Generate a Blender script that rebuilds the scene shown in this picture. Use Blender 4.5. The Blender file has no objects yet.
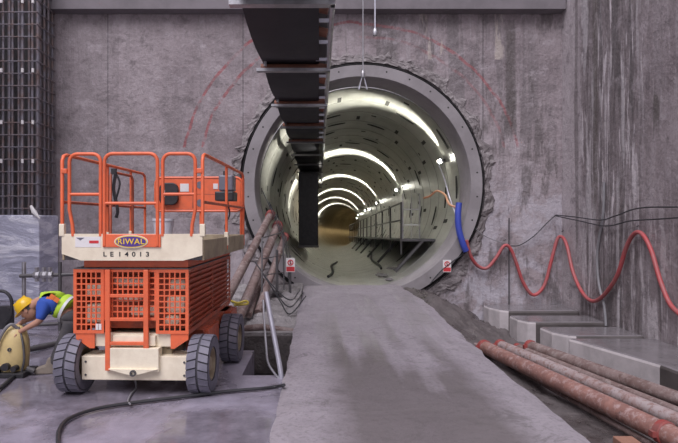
import bpy, bmesh, math, random
from mathutils import Vector, Matrix, noise
random.seed(7)
PI = math.pi
SC = bpy.context.scene
COL = SC.collection
F = 560.0; VX = 319.0; VY = 221.0; H = 1.86

def P(px, py, Y):                 # place seen at a pixel, at depth Y
    return Vector(((px-VX)*Y/F, Y, H-(py-VY)*Y/F))
def PR(px, py, X):                # on a plane of constant X
    return P(px, py, F*X/(px-VX))
def PG(px, py, z):                # on a level plane
    return P(px, py, (H-z)*F/(py-VY))

# ---------------------------------------------------------------- materials
def new_mat(name):
    m = bpy.data.materials.new(name); m.use_nodes = True
    nt = m.node_tree
    return m, nt, nt.nodes['Principled BSDF']
def L(nt, a, b): nt.links.new(a, b)
def nnoise(nt, scale, detail=4, rough=.6, vec=None, dist=0):
    n = nt.nodes.new('ShaderNodeTexNoise'); n.inputs['Scale'].default_value = scale
    n.inputs['Detail'].default_value = detail; n.inputs['Roughness'].default_value = rough
    n.inputs['Distortion'].default_value = dist
    if vec is not None: L(nt, vec, n.inputs['Vector'])
    return n
def mapping(nt, src, sc=(1,1,1), loc=(0,0,0)):
    m = nt.nodes.new('ShaderNodeMapping'); m.inputs['Scale'].default_value = sc
    m.inputs['Location'].default_value = loc; L(nt, src, m.inputs['Vector']); return m.outputs[0]
def ramp(nt, src, stops):
    r = nt.nodes.new('ShaderNodeValToRGB'); e = r.color_ramp.elements
    while len(e) > 1: e.remove(e[-1])
    def c4(c): return (c, c, c, 1) if isinstance(c, (int, float)) else (c[0], c[1], c[2], 1)
    e[0].position = stops[0][0]; e[0].color = c4(stops[0][1])
    for p, c in stops[1:]:
        k = e.new(p); k.color = c4(c)
    L(nt, src, r.inputs[0]); return r.outputs[0]
def mix(nt, fac, a, b, mode='MIX'):
    m = nt.nodes.new('ShaderNodeMix'); m.data_type = 'RGBA'; m.blend_type = mode; m.clamp_factor = True
    for s, v in ((m.inputs[0], fac), (m.inputs[6], a), (m.inputs[7], b)):
        if hasattr(v, 'is_output'): L(nt, v, s)
        elif isinstance(v, (tuple, list)): s.default_value = (v[0], v[1], v[2], 1)
        else: s.default_value = v
    return m.outputs[2]
def mth(nt, op, a, b=0, c=0, clamp=False):
    m = nt.nodes.new('ShaderNodeMath'); m.operation = op; m.use_clamp = clamp
    for i, v in enumerate((a, b, c)):
        if hasattr(v, 'is_output'): L(nt, v, m.inputs[i])
        else: m.inputs[i].default_value = v
    return m.outputs[0]
def bump(nt, h, strength, dist, bs):
    b = nt.nodes.new('ShaderNodeBump'); b.inputs['Strength'].default_value = strength
    b.inputs['Distance'].default_value = dist; L(nt, h, b.inputs['Height']); L(nt, b.outputs[0], bs.inputs['Normal'])
def geo_pos(nt):
    g = nt.nodes.new('ShaderNodeNewGeometry'); return g.outputs['Position']
def obj_pos(nt):
    g = nt.nodes.new('ShaderNodeTexCoord'); return g.outputs['Object']
def plain(name, col, rough=.5, metal=0., dirt=.35, dscale=6, dirtcol=None, bmp=.15):
    """solid colour with procedural wear"""
    m, nt, b = new_mat(name)
    v = obj_pos(nt)
    n = nnoise(nt, dscale, 6, .65, v)
    d = dirtcol or tuple(c*.45+.03 for c in col)
    f = ramp(nt, n.outputs[0], [(.42, 0), (.62, 1)])
    f = mth(nt, 'MULTIPLY', f, dirt)
    c = mix(nt, f, col, d)
    L(nt, c, b.inputs['Base Color'])
    b.inputs['Roughness'].default_value = rough; b.inputs['Metallic'].default_value = metal
    n2 = nnoise(nt, dscale*8, 3, .6, v)
    if bmp: bump(nt, n2.outputs[0], bmp, .01, b)
    return m

def wall_material(name, side=False):
    m, nt, b = new_mat(name)
    p = geo_pos(nt)
    sep = nt.nodes.new('ShaderNodeSeparateXYZ'); L(nt, p, sep.inputs[0])
    X, Y, Z = sep.outputs
    blot = nnoise(nt, .45, 6, .6, p)
    c = ramp(nt, blot.outputs[0], [(.30, (.19,.155,.165)), (.5, (.31,.262,.275)), (.68, (.42,.365,.385))])
    # vertical run-off streaks
    st = nnoise(nt, 1.0, 6, .65, mapping(nt, p, (2.6, 2.6, .16)), .4)
    s1 = ramp(nt, st.outputs[0], [(.53, 0), (.585, 1)])
    s2 = ramp(nt, st.outputs[0], [(.40, 1), (.47, 0)])
    reg = nnoise(nt, .30, 2, .5, mapping(nt, p, (1,1,.5), (3,1,7)))
    regm = ramp(nt, reg.outputs[0], [(.44, .1), (.56, 1)])
    kd, kl = (.85, .8) if side else (.55, .28)
    if not side: regm = mth(nt, 'MULTIPLY', regm, ramp(nt, mth(nt, 'DIVIDE', mth(nt, 'ADD', X, 7.), 14.), [(.36, .3), (.5, 1)]))
    if side:   # the stained band of the right wall
        band = mth(nt, 'MULTIPLY', ramp(nt, mth(nt, 'DIVIDE', mth(nt, 'SUBTRACT', Y, 8.), 6.), [(0., .12), (.38, .15), (.48, 1), (.80, 1), (.86, .2)]), 1.)
        regm = band
    if side:
        c = mix(nt, mth(nt, 'MULTIPLY', band, .6), c, (.17,.145,.15))
        f2 = nnoise(nt, 1.0, 5, .6, mapping(nt, p, (3.6, 3.6, .42), (5,2,1)), 1.3)
        low = ramp(nt, mth(nt, 'DIVIDE', Z, 8.), [(.12, 1), (.34, .0)])
        kk = mth(nt, 'MAXIMUM', band, mth(nt, 'MULTIPLY', low, .75))
        c = mix(nt, mth(nt, 'MULTIPLY', ramp(nt, f2.outputs[0], [(.54, 0), (.59, 1)]), mth(nt, 'MULTIPLY', kk, .95)), c, (.68,.63,.66))
        c = mix(nt, mth(nt, 'MULTIPLY', ramp(nt, f2.outputs[0], [(.40, 1), (.455, 0)]), mth(nt, 'MULTIPLY', kk, .8)), c, (.075,.06,.058))
    c = mix(nt, mth(nt, 'MULTIPLY', mth(nt, 'MULTIPLY', s2, regm), kd), c, (.085,.075,.076))
    c = mix(nt, mth(nt, 'MULTIPLY', mth(nt, 'MULTIPLY', s1, regm), kl), c, (.50,.47,.49))
    if side:
        ed = ramp(nt, mth(nt, 'DIVIDE', mth(nt, 'SUBTRACT', Y, 8.), 6.), [(.82, 0), (.86, .8), (1., .8)])
        c = mix(nt, ed, c, (.52,.47,.49))
        def stain(c, y0, z0, z1, w, col, k):
            a = mth(nt, 'ABSOLUTE', mth(nt, 'SUBTRACT', mth(nt, 'ADD', Y, mth(nt, 'MULTIPLY', st.outputs[0], .3)), y0+.15))
            a = mth(nt, 'SUBTRACT', 1, mth(nt, 'DIVIDE', a, w), clamp=True)
            zw = mth(nt, 'ADD', Z, mth(nt, 'MULTIPLY', mth(nt, 'SUBTRACT', st.outputs[0], .5), 3.))
            zz = mth(nt, 'MULTIPLY', mth(nt, 'MULTIPLY', mth(nt, 'SUBTRACT', zw, z0), 3, clamp=True), mth(nt, 'MULTIPLY', mth(nt, 'SUBTRACT', z1, zw), 5, clamp=True))
            f = mth(nt, 'MULTIPLY', mth(nt, 'MULTIPLY', mth(nt, 'MULTIPLY', a, 2.2, clamp=True), zz), k)
            return mix(nt, f, c, col)
        c = stain(c, 10.1, 3.45, 4.4, .12, (.06,.05,.04), .85)
        c = stain(c, 12.3, 2.2, 9, .16, (.075,.06,.05), .8)
        c = stain(c, 13.2, 1.2, 9, .10, (.09,.075,.07), .6)
    else:
        # cast panels and seams
        seam = mth(nt, 'MINIMUM', mth(nt, 'ABSOLUTE', mth(nt, 'ADD', X, 1.90)), mth(nt, 'ABSOLUTE', mth(nt, 'ADD', X, 5.28)))
        seam = mth(nt, 'MINIMUM', seam, mth(nt, 'ABSOLUTE', mth(nt, 'SUBTRACT', X, 4.10)))
        sm = mth(nt, 'MULTIPLY', mth(nt, 'LESS_THAN', seam, .014), .65)
        c = mix(nt, sm, c, (.03,.028,.03))
        # pale efflorescence and dampness near the floor
        lo = ramp(nt, mth(nt, 'DIVIDE', Z, 8.), [(0., 1), (.28, .75), (.42, 0)])
        ln = ramp(nt, nnoise(nt, 1.3, 7, .7, p, .5).outputs[0], [(.46, 0), (.56, 1)])
        rt = ramp(nt, mth(nt, 'DIVIDE', mth(nt, 'ADD', X, 7.), 14.), [(.38, .25), (.5, 1)])
        c = mix(nt, mth(nt, 'MULTIPLY', mth(nt, 'MULTIPLY', mth(nt, 'MULTIPLY', lo, ln), rt), .85), c, (.50,.48,.54))
        # dirt that ran down
        dn = ramp(nt, nnoise(nt, 1.0, 5, .7, mapping(nt, p, (1.8,1,.4), (11,0,2))).outputs[0], [(.52, 0), (.60, .75)])
        c = mix(nt, mth(nt, 'MULTIPLY', dn, rt), c, (.075,.062,.058))
        # spray-painted red setting-out arcs round the bore
        dx = mth(nt, 'SUBTRACT', X, 1.05); dz = mth(nt, 'SUBTRACT', Z, 2.76)
        r = mth(nt, 'SQRT', mth(nt, 'ADD', mth(nt, 'MULTIPLY', dx, dx), mth(nt, 'MULTIPLY', dz, dz)))
        up = mth(nt, 'GREATER_THAN', Z, 3.7)
        wob = mth(nt, 'MULTIPLY', mth(nt, 'SUBTRACT', nnoise(nt, .8, 3, .6, p).outputs[0], .5), .25)
        gap = ramp(nt, nnoise(nt, 2.2, 4, .7, p).outputs[0], [(.40, .15), (.50, 1)])
        lft = mth(nt, 'LESS_THAN', X, 1.0); rgt = mth(nt, 'SUBTRACT', 1, lft)
        for R0, k, sd in ((4.52, .8, lft), (4.08, .75, lft), (4.05, .6, rgt), (3.72, .3, rgt)):
            a = mth(nt, 'ABSOLUTE', mth(nt, 'SUBTRACT', mth(nt, 'ADD', r, wob), R0))
            line = mth(nt, 'MULTIPLY', mth(nt, 'MULTIPLY', mth(nt, 'LESS_THAN', a, .036), sd), up)
            c = mix(nt, mth(nt, 'MULTIPLY', mth(nt, 'MULTIPLY', line, gap), k), c, (.34,.055,.06))
        # white lime runs over the bore
        lime = ramp(nt, nnoise(nt, 1.0, 4, .6, mapping(nt, p, (3.2,1,.55), (2,0,5))).outputs[0], [(.585, 0), (.63, 1)])
        band2 = mth(nt, 'MULTIPLY', mth(nt, 'GREATER_THAN', Z, 5.9), mth(nt, 'GREATER_THAN', X, .2))
        c = mix(nt, mth(nt, 'MULTIPLY', mth(nt, 'MULTIPLY', lime, band2), .6), c, (.55,.48,.42))
        # long dark damp streak right of the bore
        a = mth(nt, 'ABSOLUTE', mth(nt, 'SUBTRACT', mth(nt, 'ADD', X, mth(nt, 'MULTIPLY', st.outputs[0], .4)), 4.98))
        a = mth(nt, 'MULTIPLY', mth(nt, 'SUBTRACT', 1, mth(nt, 'DIVIDE', a, .16), clamp=True), 2.5, clamp=True)
        zw = mth(nt, 'ADD', Z, mth(nt, 'MULTIPLY', mth(nt, 'SUBTRACT', st.outputs[0], .5), 3.))
        zz = mth(nt, 'MULTIPLY', mth(nt, 'MULTIPLY', mth(nt, 'SUBTRACT', zw, 3.9), 1.5, clamp=True), mth(nt, 'MULTIPLY', mth(nt, 'SUBTRACT', 6.8, zw), 3, clamp=True))
        c = mix(nt, mth(nt, 'MULTIPLY', mth(nt, 'MULTIPLY', a, zz), .8), c, (.06,.047,.042))
        # darker plate-coloured panel at the left
        pl = mth(nt, 'MULTIPLY', mth(nt, 'GREATER_THAN', X, -6.4), mth(nt, 'LESS_THAN', X, -5.0))
        c = mix(nt, mth(nt, 'MULTIPLY', pl, .18), c, (.10,.09,.095))
    fine = nnoise(nt, 14, 5, .7, p)
    mid = nnoise(nt, 2.6, 8, .72, p, .3)
    c = mix(nt, ramp(nt, mid.outputs[0], [(.36, .6), (.47, 0)]), c, (.115,.095,.10))
    c = mix(nt, ramp(nt, mid.outputs[0], [(.53, 0), (.66, .45)]), c, (.50,.45,.48))
    c = mix(nt, .16, c, ramp(nt, fine.outputs[0], [(.3, (.05,.045,.048)), (.7, (.5,.46,.48))]))
    L(nt, c, b.inputs['Base Color'])
    L(nt, ramp(nt, st.outputs[0], [(.3, .45), (.6, .85)]), b.inputs['Roughness'])
    hh = mth(nt, 'ADD', nnoise(nt, 3, 8, .7, p).outputs[0], mth(nt, 'MULTIPLY', st.outputs[0], .7))
    bump(nt, hh, .8, .08, b)
    return m

def ground_material(name, dry, wet, wet_lo, wet_hi, scale=.5, rough=(.75, .12), tint=None, bmp=.35, grav=25):
    m, nt, b = new_mat(name)
    p = geo_pos(nt)
    n = nnoise(nt, scale, 6, .6, p, .6)
    wetm = ramp(nt, n.outputs[0], [(wet_lo, 0), (wet_hi, 1)])
    g = nnoise(nt, 4, 8, .7, p)
    c = mix(nt, wetm, dry, wet)
    c = mix(nt, .5, c, ramp(nt, g.outputs[0], [(.3, tuple(x*.5 for x in dry)), (.7, tuple(min(1, x*1.45) for x in dry))]))
    L(nt, c, b.inputs['Base Color'])
    L(nt, ramp(nt, wetm, [(0, rough[0]), (1, rough[1])]), b.inputs['Roughness'])
    f = nnoise(nt, grav, 5, .7, p)
    hgt = mth(nt, 'MULTIPLY', mth(nt, 'ADD', f.outputs[0], g.outputs[0]), mth(nt, 'SUBTRACT', 1.05, wetm))
    bump(nt, hgt, bmp, .04, b)
    return m, nt, b, p, c

M = {}
M['wall_back'] = wall_material('stained_shaft_concrete')
M['wall_side'] = wall_material('streaked_shaft_concrete', True)
M['floor'] = ground_material('wet_floor_concrete', (.29,.265,.33), (.085,.073,.08), .43, .53, .42, (.5, .07), bmp=.2)[0]
def ramp_material():
    m, nt, b, p, c = ground_material('ramp_concrete', (.28,.25,.278), (.17,.155,.158), .42, .56, .7, (.8, .45), bmp=.4)
    sep = nt.nodes.new('ShaderNodeSeparateXYZ'); L(nt, p, sep.inputs[0])
    X, Y, Z = sep.outputs
    warp = nnoise(nt, 1.1, 5, .65, p)
    # trodden mud in the near middle, with tongues that run up the ramp
    st = nnoise(nt, 1.0, 4, .5, mapping(nt, p, (2.3, .18, 1), (1.7, 0, 0)))
    far = mth(nt, 'ADD', mth(nt, 'MULTIPLY', st.outputs[0], 9.), mth(nt, 'MULTIPLY', warp.outputs[0], 3.))
    near = mth(nt, 'LESS_THAN', Y, mth(nt, 'ADD', far, 1.6))
    near = mth(nt, 'SUBTRACT', mth(nt, 'ADD', far, 1.9), Y, clamp=True)
    ex = mth(nt, 'ABSOLUTE', mth(nt, 'SUBTRACT', mth(nt, 'ADD', X, mth(nt, 'MULTIPLY', warp.outputs[0], .5)), 1.2))
    ins = mth(nt, 'MULTIPLY', mth(nt, 'SUBTRACT', .93, ex), 6, clamp=True)
    near = mth(nt, 'MULTIPLY', mth(nt, 'SUBTRACT', mth(nt, 'ADD', far, 2.6), Y), .55, clamp=True)
    ins = mth(nt, 'MULTIPLY', mth(nt, 'SUBTRACT', .98, ex), 2.6, clamp=True)
    mud = mth(nt, 'MULTIPLY', near, ins)
    c2 = mix(nt, mth(nt, 'MULTIPLY', mud, .8), c, (.145,.125,.128))
    pale = mth(nt, 'MULTIPLY', mth(nt, 'SUBTRACT', 1, mud), .4)
    c2 = mix(nt, pale, c2, (.45,.41,.455))
    c2 = mix(nt, ramp(nt, nnoise(nt, 22, 4, .7, p).outputs[0], [(.35, .35), (.5, 0)]), c2, (.10,.09,.09))
    c2 = mix(nt, ramp(nt, nnoise(nt, 3.1, 6, .7, p, 1.).outputs[0], [(.56, 0), (.66, .5)]), c2, (.11,.098,.098))
    L(nt, c2, b.inputs['Base Color'])
    wetf = mth(nt, 'MULTIPLY', ramp(nt, mth(nt, 'DIVIDE', Y, 14.), [(.42, 0), (.55, 1), (.85, 1), (.97, .3)]), ramp(nt, st.outputs[0], [(.46, 0), (.54, 1)]))
    L(nt, ramp(nt, wetf, [(0, .75), (1, .36)]), b.inputs['Roughness'])
    return m
M['ramp'] = ramp_material()
M['mud'] = ground_material('muddy_ground', (.125,.108,.108), (.040,.033,.032), .45, .6, .9, (.8, .15), bmp=.8, grav=12)[0]
M['rubble'] = ground_material('grout_rubble', (.30,.28,.285), (.09,.08,.078), .46, .6, 1.6, (.85, .4), bmp=1., grav=9)[0]
M['beam_conc'] = plain('grey_beam_concrete', (.20,.18,.195), .8, 0, .5, 1.5)
M['block'] = plain('dark_block_concrete', (.11,.096,.095), .55, 0, .7, 2.0, (.06,.052,.05))
M['block_pale'] = plain('pale_block_face', (.50,.46,.47), .85, 0, .4, 2.5)
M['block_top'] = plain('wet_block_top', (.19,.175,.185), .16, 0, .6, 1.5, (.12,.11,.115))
def pipe_material(name, a, bcol, dust):
    m, nt, b = new_mat(name); p = obj_pos(nt)
    c = mix(nt, ramp(nt, nnoise(nt, 2.4, 6, .7, p, .5).outputs[0], [(.44, 0), (.56, 1)]), a, bcol)
    c = mix(nt, ramp(nt, nnoise(nt, 9, 6, .75, p).outputs[0], [(.50, 0), (.62, .8)]), c, dust)
    c = mix(nt, ramp(nt, nnoise(nt, 5, 5, .7, p).outputs[0], [(.34, .7), (.44, 0)]), c, (.09,.05,.045))
    L(nt, c, b.inputs['Base Color']); b.inputs['Roughness'].default_value = .65
    bump(nt, nnoise(nt, 20, 5, .7, p).outputs[0], .3, .01, b); return m
M['pipe'] = pipe_material('rusty_pink_pipe', (.33,.17,.14), (.25,.13,.11), (.45,.33,.32))
M['pipe2'] = pipe_material('brown_dusty_pipe', (.16,.105,.095), (.22,.16,.15), (.30,.25,.24))
M['pipe3'] = pipe_material('pale_slurry_pipe', (.33,.24,.23), (.38,.32,.32), (.22,.12,.10))
def lining_material():
    m, nt, b = new_mat('segment_concrete')
    p = geo_pos(nt)
    n = nnoise(nt, .8, 6, .6, p)
    c = ramp(nt, n.outputs[0], [(.3, (.20,.20,.18)), (.7, (.34,.34,.31))])
    s = nnoise(nt, 1, 5, .7, mapping(nt, p, (3,.25,3)))
    c = mix(nt, ramp(nt, s.outputs[0], [(.5, 0), (.72, .55)]), c, (.14,.135,.11))
    L(nt, c, b.inputs['Base Color']); b.inputs['Roughness'].default_value = .30
    bump(nt, nnoise(nt, 6, 4, .6, p).outputs[0], .12, .02, b)
    return m
M['lining'] = lining_material()
M['pocket'] = plain('black_pocket', (.025,.025,.022), .8, dirt=.2)
M['ring'] = plain('portal_ring_concrete', (.30,.28,.29), .7, 0, .45, 1.2, (.16,.145,.15))
M['seal'] = plain('black_rubber_seal', (.02,.02,.022), .6)
M['orange'] = plain('orange_paint', (.85,.165,.065), .40, 0, .4, 7, (.52,.13,.07))
M['orange_dull'] = plain('worn_orange_paint', (.60,.125,.06), .5, 0, .6, 6, (.22,.08,.055))
M['cream'] = plain('cream_paint', (.88,.80,.63), .42, 0, .4, 4, (.60,.50,.37))
M['creamd'] = plain('dirty_cream_paint', (.40,.33,.22), .5, 0, .6, 5, (.17,.12,.09))
M['white'] = plain('white_label', (.78,.76,.76), .5, 0, .15)
M['red'] = plain('red_label', (.62,.04,.05), .5, 0, .15)
M['logo_blue'] = plain('logo_blue', (.10,.05,.28), .4, 0, .1)
M['logo_yellow'] = plain('logo_yellow', (.90,.62,.06), .4, 0, .1)
M['black'] = plain('black_plastic', (.022,.022,.026), .45, 0, .3, 8, (.07,.065,.07))
M['tyre'] = plain('grey_tyre_rubber', (.15,.145,.185), .75, 0, .5, 5, (.27,.26,.31))
M['tyre_dark'] = plain('tyre_groove_rubber', (.06,.058,.07), .85, 0, .4, 5)
M['steel'] = plain('galvanised_steel', (.50,.50,.53), .35, .75, .45, 5, (.22,.20,.20))
M['steel_dark'] = plain('dark_steel', (.13,.125,.13), .5, .5, .4, 6)
M['alu'] = plain('pale_aluminium', (.62,.62,.70), .35, .5, .25, 5)
M['rebar'] = plain('rebar_steel', (.20,.19,.22), .55, .5, .6, 4, (.19,.11,.075))
M['belt'] = plain('conveyor_belt_rubber', (.012,.012,.017), .62, 0, .6, 1.6, (.03,.029,.034))
M['roller'] = plain('rusty_roller', (.27,.11,.07), .6, .1, .6, 5, (.14,.075,.06))
M['clamp'] = plain('red_coupling', (.30,.05,.045), .6, 0, .7, 9, (.22,.11,.10))
M['hose_red'] = plain('red_hose_rubber', (.42,.075,.08), .5, 0, .7, 4, (.33,.13,.13))
M['hose_blue'] = plain('blue_hose_sleeve', (.045,.075,.42), .5, 0, .2)
M['cable'] = plain('black_cable', (.03,.03,.035), .5, 0, .3)
M['cable_grey'] = plain('grey_cable', (.24,.235,.25), .6, 0, .3)
M['cable_orange'] = plain('orange_cable', (.70,.36,.22), .5, 0, .2)
M['sheet'] = None
M['skin'] = plain('skin', (.50,.27,.19), .55, 0, .1)
M['hivis'] = plain('hi_vis_yellow', (.48,.72,.05), .6, 0, .15)
M['hivis_orange'] = plain('hi_vis_orange', (.85,.22,.05), .6, 0, .1)
M['silver_tape'] = plain('reflective_tape', (.62,.64,.66), .35, 0, .1)
M['shirt'] = plain('blue_cotton', (.03,.09,.42), .85, 0, .2)
M['trousers'] = plain('grey_work_cotton', (.055,.052,.058), .9, 0, .5, 5, (.12,.11,.11))
M['boot'] = plain('muddy_boot_leather', (.26,.22,.18), .8, 0, .5, 8)
M['helmet'] = plain('yellow_helmet_plastic', (.80,.50,.02), .3, 0, .12)
M['pump'] = plain('pale_yellow_casing', (.66,.52,.24), .4, 0, .35, 6, (.40,.30,.16))
M['timber'] = plain('orange_brown_timber', (.33,.17,.12), .8, 0, .4, 4)
M['bucket'] = plain('white_bucket_plastic', (.82,.82,.90), .45, 0, .15)
M['glass_grey'] = plain('grey_console', (.16,.16,.20), .4, 0, .2)
M['tape_yellow'] = plain('yellow_warning_tape', (.75,.60,.10), .5, 0, .1)
m, nt, b = new_mat('plastic_wrapped_concrete')
p = geo_pos(nt)
n = nnoise(nt, 1.6, 8, .7, mapping(nt, p, (.6,.6,2.2)), 1.2)
L(nt, ramp(nt, n.outputs[0], [(.38, (.40,.41,.52)), (.5, (.58,.59,.72)), (.58, (.85,.86,.95))]), b.inputs['Base Color'])
b.inputs['Roughness'].default_value = .3
bump(nt, n.outputs[0], .8, .08, b); M['sheet'] = m
def emit(name, col, s):
    m, nt, b = new_mat(name); b.inputs['Base Color'].default_value = (*col, 1)
    b.inputs['Emission Color'].default_value = (*col, 1); b.inputs['Emission Strength'].default_value = s
    return m
M['tube'] = emit('lit_tube', (1., .97, .9), 14)

# ---------------------------------------------------------------- mesh helpers
class MB:
    def __init__(s): s.bm = bmesh.new(); s.mi = 0
    def _f(s, vs):
        try:
            f = s.bm.faces.new(vs); f.material_index = s.mi; return f
        except ValueError: return None
    def box(s, a, b, mx=None):
        x0,y0,z0 = a; x1,y1,z1 = b
        c = [(x0,y0,z0),(x1,y0,z0),(x1,y1,z0),(x0,y1,z0),(x0,y0,z1),(x1,y0,z1),(x1,y1,z1),(x0,y1,z1)]
        v = [s.bm.verts.new(mx @ Vector(q) if mx else q) for q in c]
        for q in ((0,3,2,1),(4,5,6,7),(0,1,5,4),(1,2,6,5),(2,3,7,6),(3,0,4,7)): s._f([v[i] for i in q])
        return s
    def prism(s, pts, axis, lo, hi):
        """polygon pts in the plane normal to axis, drawn out from lo to hi"""
        def mk(p, h):
            return {'x': (h, p[0], p[1]), 'y': (p[0], h, p[1]), 'z': (p[0], p[1], h)}[axis]
        a = [s.bm.verts.new(mk(p, lo)) for p in pts]; b = [s.bm.verts.new(mk(p, hi)) for p in pts]
        n = len(pts)
        s._f(a[::-1]); s._f(b)
        for i in range(n): s._f([a[i], a[(i+1)%n], b[(i+1)%n], b[i]])
        return s
    def tube(s, pts, r, seg=10, cap=True, closed=False):
        pts = [Vector(p) for p in pts]; n = len(pts)
        rr = r if isinstance(r, (list, tuple)) else [r]*n
        rings = []; up = None
        for i, p in enumerate(pts):
            if closed: t = (pts[(i+1)%n]-pts[i-1])
            else: t = pts[min(i+1,n-1)]-pts[max(i-1,0)]
            if t.length < 1e-9: t = Vector((0,0,1))
            t.normalize()
            if up is None:
                up = Vector((0,0,1)) if abs(t.z) < .9 else Vector((1,0,0))
            u = (up - t*up.dot(t))
            if u.length < 1e-6: u = t.orthogonal()
            u.normalize(); up = u
            w = t.cross(u)
            rings.append([s.bm.verts.new(p+(u*math.cos(2*PI*k/seg)+w*math.sin(2*PI*k/seg))*rr[i]) for k in range(seg)])
        m = n if closed else n-1
        for i in range(m):
            A, B = rings[i], rings[(i+1)%n]
            for k in range(seg): s._f([A[k], A[(k+1)%seg], B[(k+1)%seg], B[k]])
        if cap and not closed: s._f(rings[0][::-1]); s._f(rings[-1])
        return s
    def cyl(s, a, b, r, seg=16): return s.tube([a, b], r, seg)
    def lathe(s, prof, c, axis='z', seg=24, closed=False):
        """prof = [(radius, height)]; turned round the axis through c"""
        c = Vector(c); rings = []
        for r, h in prof:
            ring = []
            for k in range(seg):
                a = 2*PI*k/seg; u, v = r*math.cos(a), r*math.sin(a)
                d = {'z': (u,v,h), 'x': (h,u,v), 'y': (u,h,v)}[axis]
                ring.append(s.bm.verts.new(c+Vector(d)))
            rings.append(ring)
        n = len(rings); m = n if closed else n-1
        for i in range(m):
            A, B = rings[i], rings[(i+1)%n]
            for k in range(seg): s._f([A[k], A[(k+1)%seg], B[(k+1)%seg], B[k]])
        if not closed:
            if prof[0][0] > 1e-4: s._f(rings[0])
            if prof[-1][0] > 1e-4: s._f(rings[-1])
        return s
    def build(s, name, mats, parent=None, smooth=False, bevel=0, loc=None):
        if not isinstance(mats, (list, tuple)): mats = [mats]
        bmesh.ops.remove_doubles(s.bm, verts=s.bm.verts, dist=1e-5)
        bmesh.ops.recalc_face_normals(s.bm, faces=s.bm.faces)
        me = bpy.data.meshes.new(name)
        if smooth:
            for f in s.bm.faces: f.smooth = True
            for e in s.bm.edges:
                if len(e.link_faces) == 2 and e.calc_face_angle(0) > .7: e.smooth = False
        s.bm.to_mesh(me); s.bm.free()
        for m in mats: me.materials.append(m)
        o = bpy.data.objects.new(name, me); COL.objects.link(o)
        if parent: o.parent = parent
        if bevel:
            b = o.modifiers.new('bevel', 'BEVEL'); b.width = bevel; b.segments = 2; b.limit_method = 'ANGLE'; b.angle_limit = .6
        if loc is not None: o.location = loc
        return o
def tag(o, label=None, cat=None, group=None, kind=None):
    if label: o['label'] = label
    if cat: o['category'] = cat
    if group: o['group'] = group
    if kind: o['kind'] = kind
    return o
def empty(name, loc=(0,0,0), rz=0, **k):
    o = bpy.data.objects.new(name, None); COL.objects.link(o); o.location = loc; o.rotation_euler = (0,0,rz)
    o.empty_display_size = .2
    return tag(o, k.get('label'), k.get('cat'), k.get('group'))
def copy_tree(o, parent=None):
    c = o.copy(); COL.objects.link(c); c.parent = parent
    for ch in list(o.children): copy_tree(ch, c)
    return c
def smooth_path(pts, n=8):
    """Catmull-Rom through the points"""
    pts = [Vector(p) for p in pts]; out = []
    q = [2*pts[0]-pts[1]] + pts + [2*pts[-1]-pts[-2]]
    for i in range(1, len(q)-2):
        a, b, c, d = q[i-1:i+3]
        for k in range(n):
            t = k/n
            out.append(.5*((2*b)+(c-a)*t+(2*a-5*b+4*c-d)*t*t+(3*b-a-3*c+d)*t**3))
    out.append(pts[-1]); return out
def text_mesh(name, txt, size, mat, parent, loc, rot=(PI/2,0,0), depth=.002, align='CENTER', sx=1, spacing=1, bold=0):
    cu = bpy.data.curves.new(name, 'FONT'); cu.body = txt; cu.size = size; cu.extrude = depth; cu.align_x = align; cu.align_y = 'CENTER'
    cu.space_character = spacing; cu.offset = bold
    t = bpy.data.objects.new(name+'_tmp', cu); COL.objects.link(t)
    bpy.context.view_layer.update()
    dg = bpy.context.evaluated_depsgraph_get()
    me = bpy.data.meshes.new_from_object(t.evaluated_get(dg)); me.name = name
    bpy.data.objects.remove(t)
    me.materials.clear(); me.materials.append(mat)
    o = bpy.data.objects.new(name, me); COL.objects.link(o); o.parent = parent
    o.location = loc; o.rotation_euler = rot; o.scale = (sx,1,1)
    return o
def hgrid(name, x0, x1, y0, y1, nx, ny, fn, mat, skirt=None):
    bm = MB(); g = []
    for j in range(ny+1):
        row = []
        for i in range(nx+1):
            x = x0+(x1-x0)*i/nx; y = y0+(y1-y0)*j/ny
            row.append(bm.bm.verts.new((x, y, fn(x, y))))
        g.append(row)
    for j in range(ny):
        for i in range(nx): bm._f([g[j][i], g[j][i+1], g[j+1][i+1], g[j+1][i]])
    if skirt is not None:
        edge = g[0] + [r[-1] for r in g[1:]] + g[-1][-2::-1] + [r[0] for r in g[-2:0:-1]]
        low = [bm.bm.verts.new((v.co.x, v.co.y, skirt)) for v in edge]
        n = len(edge)
        for i in range(n): bm._f([edge[i], edge[(i+1)%n], low[(i+1)%n], low[i]])
        bm._f(low)
    return bm.build(name, mat, smooth=True)
def sst(t): t = max(0, min(1, t)); return t*t*(3-2*t)
def nz(x, y, s=1, k=0): return noise.fractal(Vector((x*s, y*s, k)), .6, 2, 5)

# ---------------------------------------------------------------- tunnel geometry
CX, CZ, RI, RO, YP = 1.08, 2.76, 2.66, 2.97, 14.0
def cen(Y):
    d = max(0, Y-YP)
    return Vector((CX+.014*d+(max(0, Y-58)**2)/(2*125), Y, CZ-.026*d))
def on_lining(Y, ang, inset=0):
    c = cen(Y); r = RI-inset
    return Vector((c.x+r*math.cos(ang), Y, c.z+r*math.sin(ang)))

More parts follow.
